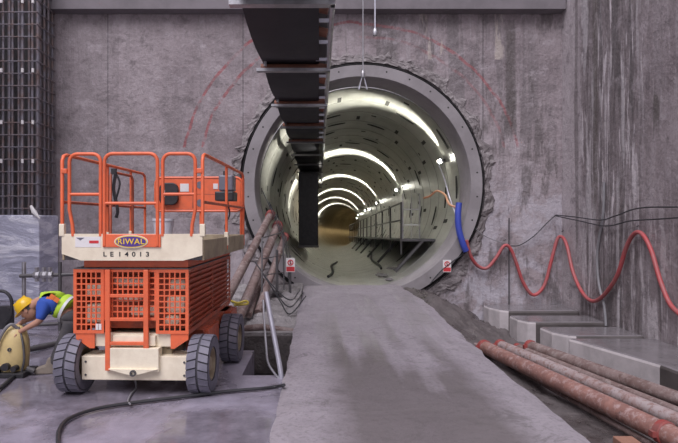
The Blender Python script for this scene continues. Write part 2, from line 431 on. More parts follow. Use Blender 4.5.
# ---------------------------------------------------------------- setting
def wall_with_hole():
    b = MB(); x0, x1, z0, z1, R = -6.57, 6.07, -1.2, 9.5, 3.06
    N = 96; inner = []; outer = []
    angs = [2*PI*i/N for i in range(N)]
    for cx, cz in ((x0,z0),(x1,z0),(x1,z1),(x0,z1)):
        a = math.atan2(cz-CZ, cx-CX) % (2*PI)
        j = min(range(len(angs)), key=lambda i: abs(angs[i]-a)); angs[j] = a
    for a in angs:
        c, s = math.cos(a), math.sin(a)
        t = min([(x1-CX)/c if c > 1e-9 else 1e9, (x0-CX)/c if c < -1e-9 else 1e9, (z1-CZ)/s if s > 1e-9 else 1e9, (z0-CZ)/s if s < -1e-9 else 1e9])
        inner.append((CX+R*c, CZ+R*s)); outer.append((CX+t*c, CZ+t*s))
    for y0, y1 in ((YP, YP+.9),):
        vi = [b.bm.verts.new((x, y0, z)) for x, z in inner]; vo = [b.bm.verts.new((x, y0, z)) for x, z in outer]
        wi = [b.bm.verts.new((x, y1, z)) for x, z in inner]; wo = [b.bm.verts.new((x, y1, z)) for x, z in outer]
        for i in range(N):
            j = (i+1) % N
            b._f([vi[i], vo[i], vo[j], vi[j]]); b._f([wi[i], wi[j], wo[j], wo[i]])
            b._f([vi[i], vi[j], wi[j], wi[i]]); b._f([vo[i], wo[i], wo[j], vo[j]])
    return b.build('wall_back', M['wall_back'])
tag(wall_with_hole(), kind='structure')
tag(MB().box((6.07, -6, -1.2), (6.9, 14.9, 9.5)).build('wall_right', M['wall_side']), kind='structure')
tag(MB().box((-9.6, -6, -1.2), (-8.9, 14.9, 9.5)).build('wall_left', M['wall_side']), kind='structure')
tag(MB().box((-8.9, 14.0, -1.2), (-6.57, 14.9, 9.5)).build('wall_corner', M['wall_back']), kind='structure')
b = MB()   # concrete waler high on the back wall
b.prism([(13.72, 7.06), (13.98, 7.03), (13.98, 8.2), (13.72, 8.2)], 'x', -8.8, 6.05)
tag(b.build('trim_1', M['beam_conc']), kind='structure')
# floor left of the ramp with a sump beside the ramp
HX0, HX1, HY0, HY1 = -.93, -.40, 6.75, 9.25
b = MB()
for (a0, a1, c0, c1) in ((-8.9, -2.0, -6, 14.0), (-2.0, HX0, -6, 8.05), (HX0, HX1, -6, HY0), (-2.0, HX1, HY1, 14.0)):
    b.box((a0, c0, -.9), (a1, c1, 0))
tag(b.build('floor', M['floor']), kind='structure')
def liner():
    b = MB(); pl = [(HX0,HY0),(HX1,HY0),(HX1,HY1),(-2.0,HY1),(-2.0,8.05),(HX0,8.05)]
    v = [b.bm.verts.new((x, y, -.62)) for x, y in pl]; u = [b.bm.verts.new((x, y, -.9)) for x, y in pl]
    b._f(v); b._f(u[::-1])
    for i in range(6): b._f([v[i], u[i], u[(i+1)%6], v[(i+1)%6]])
    return b.build('sump_water', M['sump'])
tag(MB().box((-2.0, 9.14, -.62), (HX1, 9.245, -.02)).build('sump_wall', M['mud']), kind='structure')
M['sump'] = plain('black_sump_water', (.018,.015,.014), .35, 0, .6, 2)
tag(liner(), 'dark standing water in the sump between the lift and the ramp', 'water', kind='stuff')
def ramp_z(x, y): return .10+.18*sst((y-7)/6.8)+.012*nz(x, y, 1.5)
def rampmesh():
    b = MB(); nx, ny = 18, 130; g = []
    for j in range(ny+1):
        y = -6+(13.78+6)*j/ny; row = []
        xl = -.40+.035*nz(y, 0, 1.3, 3); xr = 2.20-.19*sst((y-11)/2.8)+.03*nz(y, 9, 1.6, 5)
        for i in range(nx+1):
            x = xl+(xr-xl)*i/nx; e = min(i, nx-i)
            row.append(b.bm.verts.new((x, y, ramp_z(x, y)-(.03 if e == 0 else 0))))
        g.append(row)
    for j in range(ny):
        for i in range(nx): b._f([g[j][i], g[j][i+1], g[j+1][i+1], g[j+1][i]])
    edge = g[0] + [r[-1] for r in g[1:]] + g[-1][-2::-1] + [r[0] for r in g[-2:0:-1]]
    low = [b.bm.verts.new((v.co.x, v.co.y, -.9)) for v in edge]; n = len(edge)
    for i in range(n): b._f([edge[i], edge[(i+1)%n], low[(i+1)%n], low[i]])
    b._f(low)
    return b.build('concrete_ramp', M['ramp'], smooth=True)
tag(rampmesh(), 'pale concrete ramp with a dark muddy middle leading up to the tunnel mouth', kind='structure')
def zr(x, y):   # muddy ground right of the ramp
    m = sst((y-9.2)/3.9)*(1-sst((x-2.2)/2.3))
    m2 = sst((y-8.2)/5.4)*(1-sst((x-3.0)/1.6))*.3
    return -.74+.90*m*(1-.25*m2)+m2*.35+(.03+.10*sst((y-10)/3))*nz(x, y, 1.7)
tag(hgrid('ground_right', 2.0, 6.06, -6, 13.98, 70, 200, zr, M['mud'], -1.2), 'dark muddy trench floor between the ramp and the right wall', kind='structure')
def zl(x, y):
    return .02+.30*sst((y-9.4)/2.5)*(1-sst((-1.9-x)/.8))*(sst((13.9-y)/.4)*.3+.7)+.10*nz(x, y, 2.2)*sst((y-9.2)/.8)
tag(hgrid('rubble_bank', -3.0, -.38, 9.22, 13.97, 50, 90, zl, M['rubble'], -.3), 'bank of grey grout and rubble left of the ramp below the tunnel mouth', 'rubble', kind='stuff')

# rough broken concrete round the bore
def collar():
    b = MB(); N = 220; K = 7; g = []
    for i in range(N):
        a = 2*PI*i/N; ca, sa = math.cos(a), math.sin(a)
        w = .10+.30*abs(nz(ca*3, sa*3, 1.1, 1))+.08*max(0, sa)+.14*max(0, nz(ca*3, sa*3, 5, 4))+.25*max(0,-sa)
        row = []
        for k in range(K+1):
            t = k/K; r = 3.03+w*t
            x, z = CX+r*ca, CZ+r*sa
            d = 0 if k == K else .015+.05*(.5+nz(x, z, 3, 2))*(1-t)+.03*nz(x, z, 9, 2)
            if k == 0: d = -.25
            row.append(b.bm.verts.new((min(x, 6), YP-.012-max(d, -.25 if k == 0 else .0), z)))
        g.append(row)
    for i in range(N):
        A, B = g[i], g[(i+1)%N]
        for k in range(K): b._f([A[k], A[k+1], B[k+1], B[k]])
    return b.build('broken_concrete_collar', M['collar'], smooth=False)
M['collar'] = ground_material('hacked_concrete', (.30,.27,.275), (.10,.085,.085), .44, .54, 1.3, (.85, .5), bmp=1., grav=14)[0]
tag(collar(), 'rough hacked concrete collar around the round tunnel mouth', 'concrete collar')

# portal ring
b = MB()
b.lathe([(RI, -.12), (RI+.02, -.16), (RO-.01, -.16), (RO, -.12), (RO, .85), (RI, .85)], (CX, YP, CZ), 'y', 128, closed=True)
ring = b.build('portal_ring', M['ring'], smooth=True)
tag(ring, 'grey concrete end ring framing the round tunnel mouth', 'tunnel ring')
b = MB()
for i in range(30):
    a = 2*PI*(i+.5)/30; r = (RI+RO)/2+.03
    x, z = CX+r*math.cos(a), CZ+r*math.sin(a)
    b.cyl((x, YP-.162, z), (x, YP-.150, z), .022, 8)
b.build('bolt_hole', M['pocket'], ring)['kind'] = 'stuff'
b = MB(); b.lathe([(RO+.004, -.10), (RO+.022, -.13), (RO+.04, -.10), (RO+.04, .3), (RO+.004, .3)], (CX, YP, CZ), 'y', 128, closed=True)
b.build('rubber_seal', M['seal'], ring, smooth=True)

# tunnel lining
def lining():
    b = MB(); N = 72; Y = YP+.86; st = []
    while Y < 125:
        w = 1.4 if Y < 60 else 2.8
        st += [(Y, 0), (Y+.012, .02), (Y+.05, .02), (Y+.062, 0)] if Y < 60 else [(Y, 0)]
        Y += w
    st.append((125, 0)); rows = []
    for y, ex in st:
        c = cen(y)
        rows.append([b.bm.verts.new((c.x+(RI+ex)*math.cos(2*PI*k/N), y, c.z+(RI+ex)*math.sin(2*PI*k/N))) for k in range(N)])
    for A, B in zip(rows, rows[1:]):
        for k in range(N): b._f([A[k], A[(k+1)%N], B[(k+1)%N], B[k]])
    b._f(rows[-1])
    # outer skin gives the lining thickness
    rows = []
    for y in (YP+.86, 125.3):
        c = cen(y); rows.append([b.bm.verts.new((c.x+(RO)*math.cos(2*PI*k/N), y, c.z+RO*math.sin(2*PI*k/N))) for k in range(N)])
    b.mi = 1
    rnd = random.Random(3)
    def slot(Y, a, la, ly):
        r = RI-.006; p = []
        for s in (-.5, .5):
            for t in (-.5, .5):
                pass
        c = cen(Y)
        da = la/RI/2; dy = ly/2
        vs = []
        for (sa, sy) in ((-1,-1),(1,-1),(1,1),(-1,1)):
            aa = a+sa*da; yy = Y+sy*dy; cc = cen(yy)
            vs.append((Vector((cc.x+r*math.cos(aa), yy, cc.z+r*math.sin(aa))), Vector((cc.x+(RI+.03)*math.cos(aa), yy, cc.z+(RI+.03)*math.sin(aa)))))
        top = [b.bm.verts.new(v[0]) for v in vs]; bot = [b.bm.verts.new(v[1]) for v in vs]
        b._f(top)
        for i in range(4): b._f([top[i], bot[i], bot[(i+1)%4], top[(i+1)%4]])
    Y = YP+.9; n = 0
    while Y < 45:
        off = rnd.random()*.5
        for k in range(12):
            a = -.1+off+2*PI*k/12
            if math.sin(a) < -.75: continue
            if rnd.random() < .6: slot(Y+.35, a, .62 if rnd.random() < .6 else .16, .13)
            if rnd.random() < .5: slot(Y+.9+rnd.random()*.3, a+.18, .11, .5)
            if rnd.random() < .2: slot(Y+1.1, a+.3, .1, .1)
        Y += 1.4; n += 1
    bm = b
    bmesh.ops.remove_doubles(bm.bm, verts=bm.bm.verts, dist=1e-5)
    me = bpy.data.meshes.new('tunnel_lining')
    for f in bm.bm.faces: f.smooth = f.material_index == 0
    for e in bm.bm.edges:
        if len(e.link_faces) == 2 and e.calc_face_angle(0) > .5: e.smooth = False
    bm.bm.to_mesh(me); bm.bm.free(); me.materials.append(M['lining']); me.materials.append(M['pocket'])
    o = bpy.data.objects.new('tunnel_lining', me); COL.objects.link(o); return o
tag(lining(), 'pale segmental concrete lining of the tunnel running back into the distance', kind='structure')

# ---------------------------------------------------------------- tunnel lamps
LAMPS = [16.0, 26, 36.5, 47, 57.5, 68]
where = ['nearest tunnel lamp, just inside the tunnel mouth above the blue hose', 'second lamp from the tunnel mouth on the right lining',
         'third lamp from the tunnel mouth on the right lining', 'fourth lamp from the tunnel mouth on the right lining',
         'fifth lamp from the tunnel mouth, far down the right lining', 'farthest small white lamp down the right lining']
def area(name, loc, d, e, size, sy, spread, col=(1,.97,.87)):
    l = bpy.data.lights.new(name, 'AREA'); l.energy = e; l.shape = 'RECTANGLE'; l.size = size; l.size_y = sy; l.color = col; l.spread = spread
    o = bpy.data.objects.new(name, l); COL.objects.link(o); o.location = loc
    o.rotation_euler = Vector(d).to_track_quat('-Z', 'Y').to_euler(); return o
proto_lamp = None
for i, Y in enumerate(LAMPS):
    a = math.radians(20)
    if proto_lamp is None:
        t = proto_lamp = empty('tunnel_lamp')
        MB().box((-.06, -.17, -.07), (.0, .17, .07)).build('lamp_housing', M['steel'], t, bevel=.01)
        MB().box((-.10, -.15, -.055), (-.06, .15, .055)).build('diffuser', M['tube'], t, bevel=.01)
        MB().box((0, -.03, -.03), (.14, .03, .03)).build('bracket', M['steel_dark'], t)
    else: t = copy_tree(proto_lamp)
    t.location = on_lining(Y, a, .10); t.rotation_euler = (0, -a, 0)
    tag(t, 'bright white '+where[i], 'lamp', 'lamps along the right side of the tunnel')
    c = cen(Y); p = on_lining(Y, a, .24)
    pl = bpy.data.lights.new('tunnel_lamp_light', 'POINT'); pl.energy = 13 if i else 9; pl.shadow_soft_size = .08; pl.color = (1,.97,.84)
    o = bpy.data.objects.new('tunnel_lamp_light', pl); COL.objects.link(o); o.location = p
    for k, (dg, en) in enumerate(((104, 34), (126, 60), (148, 80), (172, 80))):
        q = math.radians(dg)
        area('tunnel_lamp_beam', p, (math.cos(q), .04, math.sin(q)), en*(.42 if i == 0 else 1.45), .12, .12, math.radians(44))
for Y in (84, 92, 100, 108):
    c = cen(Y); l = bpy.data.lights.new('far_warm_light', 'POINT'); l.energy = 45; l.color = (1,.68,.30); l.shadow_soft_size = .15
    o = bpy.data.objects.new('far_warm_light', l); COL.objects.link(o); o.location = c+Vector((1.2, 0, 1.6))

# walkway on the right of the tunnel
wk = empty('tunnel_walkway', (0,0,0), label='dark steel walkway with handrail along the right side inside the tunnel', cat='walkway')
def wz(Y): return cen(Y).z-1.36
def wx(Y): return cen(Y).x
b = MB()
for i in range(21):
    y0 = 16.2+i*2; y1 = y0+1.96
    v = []
    for (dx, y) in ((1.25, y0), (2.26, y0), (2.26, y1), (1.25, y1)):
        v.append(((wx(y)+dx, y, wz(y)), (wx(y)+dx, y, wz(y)-.07)))
    t = [b.bm.verts.new(q[0]) for q in v]; u = [b.bm.verts.new(q[1]) for q in v]
    b._f(t); b._f(u[::-1])
    for k in range(4): b._f([t[k], u[k], u[(k+1)%4], t[(k+1)%4]])
b.build('deck', M['steel_dark'], wk)
for i in range(14):
    y = 16.3+i*2.8
    MB().tube([(wx(y)+1.28, y, wz(y)-.45), (wx(y)+1.28, y, wz(y)+1.05)], .028, 8).build('post', M['steel_dark'], wk)
for h in (1.05, .55):
    MB().tube([(wx(y)+1.28, y, wz(y)+h) for y in (16.3, 22, 30, 40, 52.7)], .026, 8).build('handrail', M['steel_dark'], wk)
for i in range(6):
    y = 16.25+i*5.6
    MB().tube([(wx(y)+1.9, y, wz(y)-.06), (wx(y)+1.10, y, wz(y)-.95)], .05, 6).build('bracket', M['steel_dark'], wk)
wg = empty('mesh_gate', label='pale steel barrier frame standing at the near end of the tunnel walkway', cat='barrier')
y = 16.1; x0, x1, z0 = wx(y)+1.30, wx(y)+1.78, wz(y)
MB().tube([(x0, y, z0+.002), (x0, y, z0+1.3), (x1, y, z0+1.3), (x1, y, z0+.002)], .022, 8).build('frame', M['steel'], wg)
for k in (.4, .85): MB().tube([(x0, y, z0+k), (x1, y, z0+k)], .016, 8).build('rail', M['steel'], wg)
MB().tube([(x0+.24, y, z0), (x0+.24, y, z0+1.3)], .012, 8).build('bar', M['steel'], wg)
# debris and hoses on the invert
for k, (yy, a0, s) in enumerate(((16.5, -1.9, 1), (19.5, -1.2, 1.4))):
    pts = [on_lining(yy+i*.9, a0+.03*math.sin(i*.6+k)+i*.012*s, .05) for i in range(14)]
    tag(MB().tube(smooth_path(pts, 4), .045, 8).build('slurry_hose', M['cable'], smooth=True),
        ['dark hose lying along the left of the tunnel invert', 'dark hose lying along the right of the tunnel invert'][k], 'hose')
rnd = random.Random(5)
for k in range(7):
    Y = 15.4+rnd.random()*3; c = on_lining(Y, -PI/2+.25+rnd.random()*.35, .045)
    o = MB().lathe([(.0, -.05), (.07, -.045), (.10, 0), (.05, .05), (0, .055)], (0,0,0), 'z', 6).build('stone', M['rubble'])
    o.location = c; o.scale = (1+rnd.random(), 1, .8); o.rotation_euler = (0,0,rnd.random()*3)
    tag(o, 'small pale stone on the tunnel invert just inside the mouth', 'stone', 'stones on the tunnel invert')
# dark belt tower deep in the tunnel below the conveyor
tw = empty('belt_tower', label='tall black belt casing hanging beneath the conveyor deep in the tunnel', cat='conveyor casing')
b = MB(); b.box((-.78, 21.5, .86), (-.03, 25.5, 3.72)); b.build('casing', M['black'], tw, bevel=.03)
MB().box((-.80, 21.44, .84), (-.01, 21.5, .92)).build('rib', M['steel_dark'], tw)

# ---------------------------------------------------------------- conveyor
cv = empty('belt_conveyor', (0,0,0), label='long suspended black belt conveyor running overhead into the tunnel', cat='conveyor')
HC = H+2.14; SP = 2.42
def cz(y): return HC-(.0 if y < 15 else (y-15)*.024)
XL, XR = -.88, .155
for i in range(-1, 12):
    y = 5.50+SP*i; z = cz(y)
    b = MB(); b.box((XL, y-.05, z-.03), (XR, y+.05, z+.0)); b.box((XL, y-.05, z), (XR, y-.04, z+.012)); b.box((XL, y+.04, z), (XR, y+.05, z+.012))
    b.build('cross_beam', M['steel'] if i < 3 else M['steel_dark'], cv)  # farther beams get dark steel, painting in the shade of the tunnel
    if i < 5:
        MB().tube([(XL+.05, y+.11, z+.055), (XR-.03, y+.11, z+.055)], .058, 14).build('return_roller', M['roller'], cv, smooth=True)
        b = MB()
        for (xa, za, xb, zb) in ((-.78, .82, -.55, .66), (-.54, .655, -.16, .655), (-.15, .66, .06, .80)):
            b.tube([(xa, y, z+za), (xb, y, z+zb)], .05, 12)
        b.build('trough_roller', M['roller'], cv, smooth=True)
    for x in (XL+.02, XR-.02):
        xx = x if x > 0 else x+.10
        b = MB(); b.box((xx-.02, y-.03, z-.03 if x > 0 else z+.05), (xx+.02, y+.03, z+.9)); b.build('upright', M['steel'] if i < 3 else M['steel_dark'], cv)  # tunnel-end uprights darkened the same way, shade put into the colour
for x in (XL+.02, XR-.02):
    for h, r in ((.02, .03), (.5, .035), (.88, .03)):
        if x < 0 and h < .1: continue
        MB().tube([(x+(.08 if x < 0 else 0), y, cz(y)+h) for y in (2.0, 15, 33)], r, 6).build('stringer', M['steel'], cv)
b = MB()
for i in range(-1, 4):
    y0 = 5.5+SP*i
    for k in range(3):
        ya = y0+.1+k*.76; s = k % 2
        for x in (XR-.02,):
            b.tube([(x, ya, cz(ya)+(.02 if s else .5)), (x, ya+.72, cz(ya)+(.5 if s else .02))], .014, 6)
        b.box((XR-.20, ya+.70, cz(ya)+.10), (XR, ya+.73, cz(ya)+.14))
b.build('lattice_bracing', M['alu'], cv)
for i in range(-1, 4):
    for k in (1, 2):
        y = 5.5+SP*i+k*.8
        MB().tube([(-.06, y, cz(y)+.28), (XR-.05, y, cz(y)+.24)], .06, 12).build('side_roller', M['roller'], cv, smooth=True)
def belt(zoff, half, sag, trough):
    b = MB(); g = []
    nY = 66; cx = -.40
    for j in range(nY+1):
        y = 2.6+(32-2.6)*j/nY
        ph = ((y-5.5) % SP)/SP
        row = []
        for k in range(9):
            t = (k/8)*2-1
            z = cz(y)+zoff-(sag*math.sin(PI*ph)*(1-.3*t*t))+trough*max(0, abs(t)-.45)*1.0
            row.append((cx+half*t, y, z))
        g.append(row)
    top = [[b.bm.verts.new(p) for p in r] for r in g]; bot = [[b.bm.verts.new((p[0], p[1], p[2]-.018)) for p in r] for r in g]
    for j in range(nY):
        for k in range(8):
            b._f([top[j][k], top[j][k+1], top[j+1][k+1], top[j+1][k]]); b._f([bot[j][k], bot[j+1][k], bot[j+1][k+1], bot[j][k+1]])
        for k in (0, 8): b._f([top[j][k], top[j+1][k], bot[j+1][k], bot[j][k]])
    return b
belt(.138, .40, .13, 0).build('return_belt', M['belt'], cv, smooth=True)
belt(.72, .44, .02, .35).build('carrying_belt', M['belt'], cv, smooth=True)
b = MB()
for k in range(2): b.box((XL+.03+k*.0, 2.2, HC+.48), (XR-.03, 33, HC+.50)) if k == 0 else None
b.bm.free() if False else None
b.build('cover_tray', M['steel_dark'], cv)
for i in (0, 2):   # hangers up to the roof of the shaft
    y = 5.5+SP*i
    for x in (XL+.02, XR-.02): MB().tube([(x, y, HC+.9), (x, y, 9.4)], .012, 6).build('hanger_rod', M['steel'], cv)

# lifting chains above the mouth
for k, (px, y0, y1, Y) in enumerate(((363, -60, 72, 13.4), (375, -60, 30, 13.0))):
    a, c = P(px, y0, Y), P(px, y1, Y)
    t = empty('hanging_chain', a, label=['thin steel chain hanging down to the crown of the portal ring', 'short pale hanging chain ending above the tunnel mouth'][k], cat='chain')
    MB().tube([(0,0,0), (0,0,c.z-a.z)], .014 if k == 0 else .02, 6).build('links', M['steel'] if k == 0 else M['alu'], t)
    MB().lathe([(0, 0), (.05, .03), (.06, .12), (.03, .2), (0, .22)], (0,0,c.z-a.z-.16), 'z', 10).build('hook_block', M['steel'], t, smooth=True)
    if k == 0: MB().tube([(-.10,0,c.z-a.z-.42), (0,0,c.z-a.z-.02), (.10,0,c.z-a.z-.42)], .018, 6).build('sling', M['alu'], t)

# ---------------------------------------------------------------- blocks along the right wall
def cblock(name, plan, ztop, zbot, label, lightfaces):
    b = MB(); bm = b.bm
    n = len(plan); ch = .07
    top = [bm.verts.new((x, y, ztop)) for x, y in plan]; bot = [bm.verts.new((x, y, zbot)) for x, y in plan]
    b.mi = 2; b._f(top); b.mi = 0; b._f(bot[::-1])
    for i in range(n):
        b.mi = 1 if i in lightfaces else 0  # left-hand faces take the paler concrete, the other sides the darker one
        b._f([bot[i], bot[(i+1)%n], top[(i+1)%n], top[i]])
    o = b.build(name, [M['block'], M['block_pale'], M['block_top']], bevel=.05)
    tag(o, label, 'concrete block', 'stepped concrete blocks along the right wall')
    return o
WX = 6.06
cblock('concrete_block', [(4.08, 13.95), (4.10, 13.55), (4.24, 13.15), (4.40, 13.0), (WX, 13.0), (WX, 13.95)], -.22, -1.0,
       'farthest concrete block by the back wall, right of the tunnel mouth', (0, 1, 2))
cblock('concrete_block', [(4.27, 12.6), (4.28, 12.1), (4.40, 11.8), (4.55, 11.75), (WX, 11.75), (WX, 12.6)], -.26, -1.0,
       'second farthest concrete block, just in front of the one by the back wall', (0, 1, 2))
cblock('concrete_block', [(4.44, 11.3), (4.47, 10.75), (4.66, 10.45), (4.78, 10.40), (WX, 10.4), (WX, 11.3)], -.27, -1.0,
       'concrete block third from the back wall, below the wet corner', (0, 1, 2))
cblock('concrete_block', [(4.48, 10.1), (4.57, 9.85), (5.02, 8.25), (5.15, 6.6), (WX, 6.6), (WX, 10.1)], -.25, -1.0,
       'nearest and longest concrete block with a big pale face on its side', (0, 1))

# ---------------------------------------------------------------- ground pipes
def gpipe(a, c, r, mat, label, zc, couplings=(0,), name='slurry_pipe', ext=2.0):
    A = PG(a[0], a[1], zc); B = PG(c[0], c[1], zc)
    d = (B-A).normalized(); B2 = B+d*ext
    t = empty(name, A, label=label, cat='pipe', group='rusty pipes laid along the trench')
    MB().tube([(0,0,0)]+[tuple((B2-A)*k/6) for k in range(1, 7)], r, 18).build('pipe_body', mat, t, smooth=True)
    for s in couplings:
        q = (B-A)*s+d*.02
        m = MB(); m.tube([q-d*.05, q-d*.04, q+d*.04, q+d*.05], [r*1.05, r*1.15, r*1.15, r*1.05], 18)
        for sg in (-1, 1):
            sd = Vector((0,0,1)).cross(d)*sg
            m.box((-.03,-.04,-.03), (.03,.04,.03), Matrix.Translation(q+sd*(r*1.2)))
        m.build('coupling', M['clamp'], t, smooth=True)
    return t
gpipe((484, 347), (663, 432), .118, M['pipe'], 'thick pinkish rusty pipe nearest the ramp', -.48, (0, 1))
gpipe((500, 345), (678, 421), .095, M['pipe3'], 'second pipe from the ramp, dusty pale pink', -.50, (0,))
gpipe((517, 347), (678, 412), .065, M['pipe2'], 'thinner brown pipe lying between two thicker pipes', -.56, (0,))
gpipe((530, 346), (678, 399), .10, M['pipe2'], 'brown rusty pipe farthest from the ramp, next to the concrete blocks', -.48, (0,))
gpipe((505, 362), (640, 438), .042, M['pipe2'], 'thin grimy pipe on the ramp side of the thick pink pipe', -.66, ())
a = PG(450, 339, -.3)
tag(MB().tube(smooth_path([P(482, 346, 10.6), P(462, 344, 10.9), P(446, 338, 11.3)], 4), .05, 10).build('pipe_stub', M['pipe3'], smooth=True),
    'short pale pipe running from the red coupling into the mud by the ramp', 'pipe')
c = PG(628, 447, -.66)
tag(MB().box((-.11,-.14,-.07), (.11,.12,.08)).build('timber_chock', M['timber'], bevel=.01, loc=c), 'orange brown timber chock under the pipes at the bottom right', 'timber')
# white label tape on pipe
# ---------------------------------------------------------------- red hose
XW = 5.98
def wall_pt(px, py):
    if px <= 560: return P(px, py, 13.86)
    Y = F*XW/(px-VX); return P(px, py, Y)
hp = [(465,240),(470,256),(478,266),(487,268),(496,258),(504,246),(510,248),(516,262),(523,282),(533,295),(544,286),(551,262),(557,240),(562,237),(567,246),(573,272),(582,292),(592,301),(603,296),(617,276),(626,248),(634,234),(642,234),(651,250),(660,280),(670,304),(684,318)]
hr = empty('air_hose', label='red air hose looping along the back and right walls from the tunnel mouth', cat='hose')
pts = [wall_pt(*q) for q in hp]; pts[0].y = 13.72; pts[1].y = 13.78
MB().tube(smooth_path(pts, 6), .041, 12).build('red_hose', M['hose_red'], hr, smooth=True)
bp = [P(459,203,13.78), P(458,215,13.74), P(459,230,13.72), P(463,244,13.72), P(466,251,13.74)]
o = MB().tube(smooth_path(bp, 5), .078, 14).build('blue_sleeve', M['hose_blue'], hr, smooth=True)
for px, py in ((504,243), (562,234), (637,230)):
    q = wall_pt(px, py); MB().tube([q+Vector((0,0,.06)), q+Vector((.06, .06,.08))], .015, 6).build('hook', M['steel_dark'], hr)
op = [P(459,206,13.85), P(456,207,14.2), P(449,204,14.6), P(445,195,15.0), P(437,191,15.3), P(430,196,15.6), P(424,198,15.8)]
tag(MB().tube(smooth_path(op, 5), .03, 8).build('orange_cable', M['cable_orange'], smooth=True), 'pale orange cable coming out of the blue sleeve into the tunnel', 'cable')
tag(MB().tube(smooth_path([P(438,163,15.6), P(444,178,15.1), P(448,192,14.8), P(452,205,14.5), P(456,215,13.8)], 5), .018, 8).build('lamp_cable', M['alu'], smooth=True),
    'thin white cable hanging from the nearest tunnel lamp', 'cable')

# wall cables
def cable(name, pts, r, mat, label, group=None):
    return tag(MB().tube(smooth_path(pts, 6), r, 8).build(name, mat, smooth=True), label, 'cable', group)
cable('wall_cable', [wall_pt(556,215), wall_pt(575,217), wall_pt(600,220), wall_pt(615,216), wall_pt(640,208), wall_pt(690,207)], .013, M['cable'], 'upper black cable strung across the right wall')
cable('wall_cable', [wall_pt(556,216), wall_pt(580,221), wall_pt(606,226), wall_pt(630,221), wall_pt(660,219), wall_pt(690,217)], .013, M['cable'], 'lower black cable strung across the right wall')
cable('wall_cable', [P(556,215,13.9), P(548,222,13.9), P(534,236,13.9), P(520,245,13.9), P(510,246,13.9)], .013, M['cable'], 'thin black cable sagging across the back wall right of the tunnel')
cable('wall_cable', [P(468,222,13.9), P(485,236,13.9), P(503,243,13.9)], .010, M['cable_grey'], 'thin grey wire from the portal ring to the red hose peak')
cable('drain_hose', [PR(604,182,6.03), PR(603,215,6.03), PR(598,245,6.03), PR(597,262,6.03), PR(599,285,6.03), PR(604,305,6.02), PR(606,326,6.0)], .028, M['cable_grey'], 'grey hose hanging down the right wall behind the red hose')
cable('wall_cable', [P(469,250,13.88), P(452,262,13.8), P(440,272,13.8), P(430,284,13.75)], .015, M['cable'], 'black cable curling below the blue sleeve on the portal ring')
tag(MB().box((-.012,-.02,-1.1), (.012,.01,1.1)).build('wall_pipe', M['steel_dark'], loc=P(509,262,13.95)), 'thin dark vertical bar on the back wall behind the red hose', 'bar')

# signs
def sign(loc, w, h, label, rz=0):
    t = empty('warning_sign', loc, rz, label=label, cat='sign')
    MB().box((-w/2, -.008, -h/2), (w/2, .008, h/2)).build('board', M['white'], t)
    MB().box((-w*.46, -.010, -h*.45), (w*.46, -.0085, -h*.12)).build('red_panel', M['red'], t)
    o = MB().lathe([(w*.22, -.0015), (w*.22, .0015), (w*.34, .0015), (w*.34, -.0015)], (0, -.0105, h*.17), 'y', 24, closed=True).build('prohibition_ring', M['red'], t)
    MB().box((-w*.24, -.0015, -w*.035), (w*.24, .0015, w*.035), Matrix.Translation((0,-.011,h*.17)) @ Matrix.Rotation(PI/4, 4, 'Y')).build('bar', M['red'], t)
    m = MB(); m.box((-w*.06, -.0105, h*.05), (w*.06, -.0085, h*.22)); m.box((-w*.05, -.0105, h*.235), (w*.05, -.0085, h*.30)); m.build('figure', M['black'], t)
    return t
sign(P(290.5, 265, 11.9), .19, .30, 'small white and red prohibition sign on the barrier left of the ramp')
sign(P(447, 266, 13.80), .20, .30, 'small red and white prohibition sign stuck on the lower right of the portal ring')

# ---------------------------------------------------------------- leaning pipes left of the tunnel mouth
def lean(A, B, r, label, couple=True, mat=None):
    k = (A.z-.16)/(A.z-B.z); B = A+(B-A)*min(k, 1.33)
    d = (B-A).normalized()
    t = empty('leaning_pipe', B, label=label, cat='pipe', group='pipes coming down from the tunnel mouth')
    MB().tube([(0,0,0), (A-B)*.33, (A-B)*.66, A-B], r, 16).build('pipe_body', mat or M['pipe2'], t, smooth=True)
    if couple:
        q = (A-B)+d*.05
        MB().tube([q-d*.05, q-d*.04, q+d*.10, q+d*.11], [r*1.05, r*1.35, r*1.35, r*1.05], 16).build('coupling', M['clamp'], t, smooth=True)
lean(P(271,214,13.6), P(230,292,9.9), .085, 'leftmost brown pipe slanting down from the tunnel mouth behind the lift')
lean(P(278,225,13.6), P(242,310,10.0), .095, 'middle brown pipe slanting down from the tunnel mouth')
lean(P(285,236,13.5), P(256,318,10.2), .075, 'right brown pipe of the three slanting down from the tunnel mouth')
lean(P(262,280,12.0), P(246,322,9.8), .06, 'short brown pipe stub low among the slanting pipes', False)
tag(MB().tube([P(228,330,9.35)+Vector((0,0,0)), P(262,327,9.4), P(302,333,9.45)], .055, 12).build('cross_pipe', M['pipe2'], smooth=True),
    'pale pipe lying across the sump edge between the lift and the ramp', 'pipe')
tag(MB().tube([P(236,345,9.3), P(300,345,9.3)], .03, 8).build('thin_pipe', M['pipe2'], smooth=True), 'thin brown pipe across the far wall of the dark sump', 'pipe')
# silver leaning tube frame
t = empty('leaning_handrail', P(283,387,6.62), label='shiny silver handrail tube with curved brace leaning beside the ramp', cat='handrail')
o0 = P(283,387,6.62)
pa = [P(283,387,6.62), P(279,362,6.65), P(272,325,6.75), P(266,292,6.85)]
MB().tube([p-o0 for p in pa], .030, 12).build('long_tube', M['alu'], t, smooth=True)
pb = [P(282,382,6.62), P(275,374,6.63), P(268,362,6.64), P(266,345,6.66), P(264,320,6.72), P(263,300,6.80)]
MB().tube([p-o0 for p in smooth_path(pb, 5)], .014, 8).build('curved_brace', M['steel'], t, smooth=True)
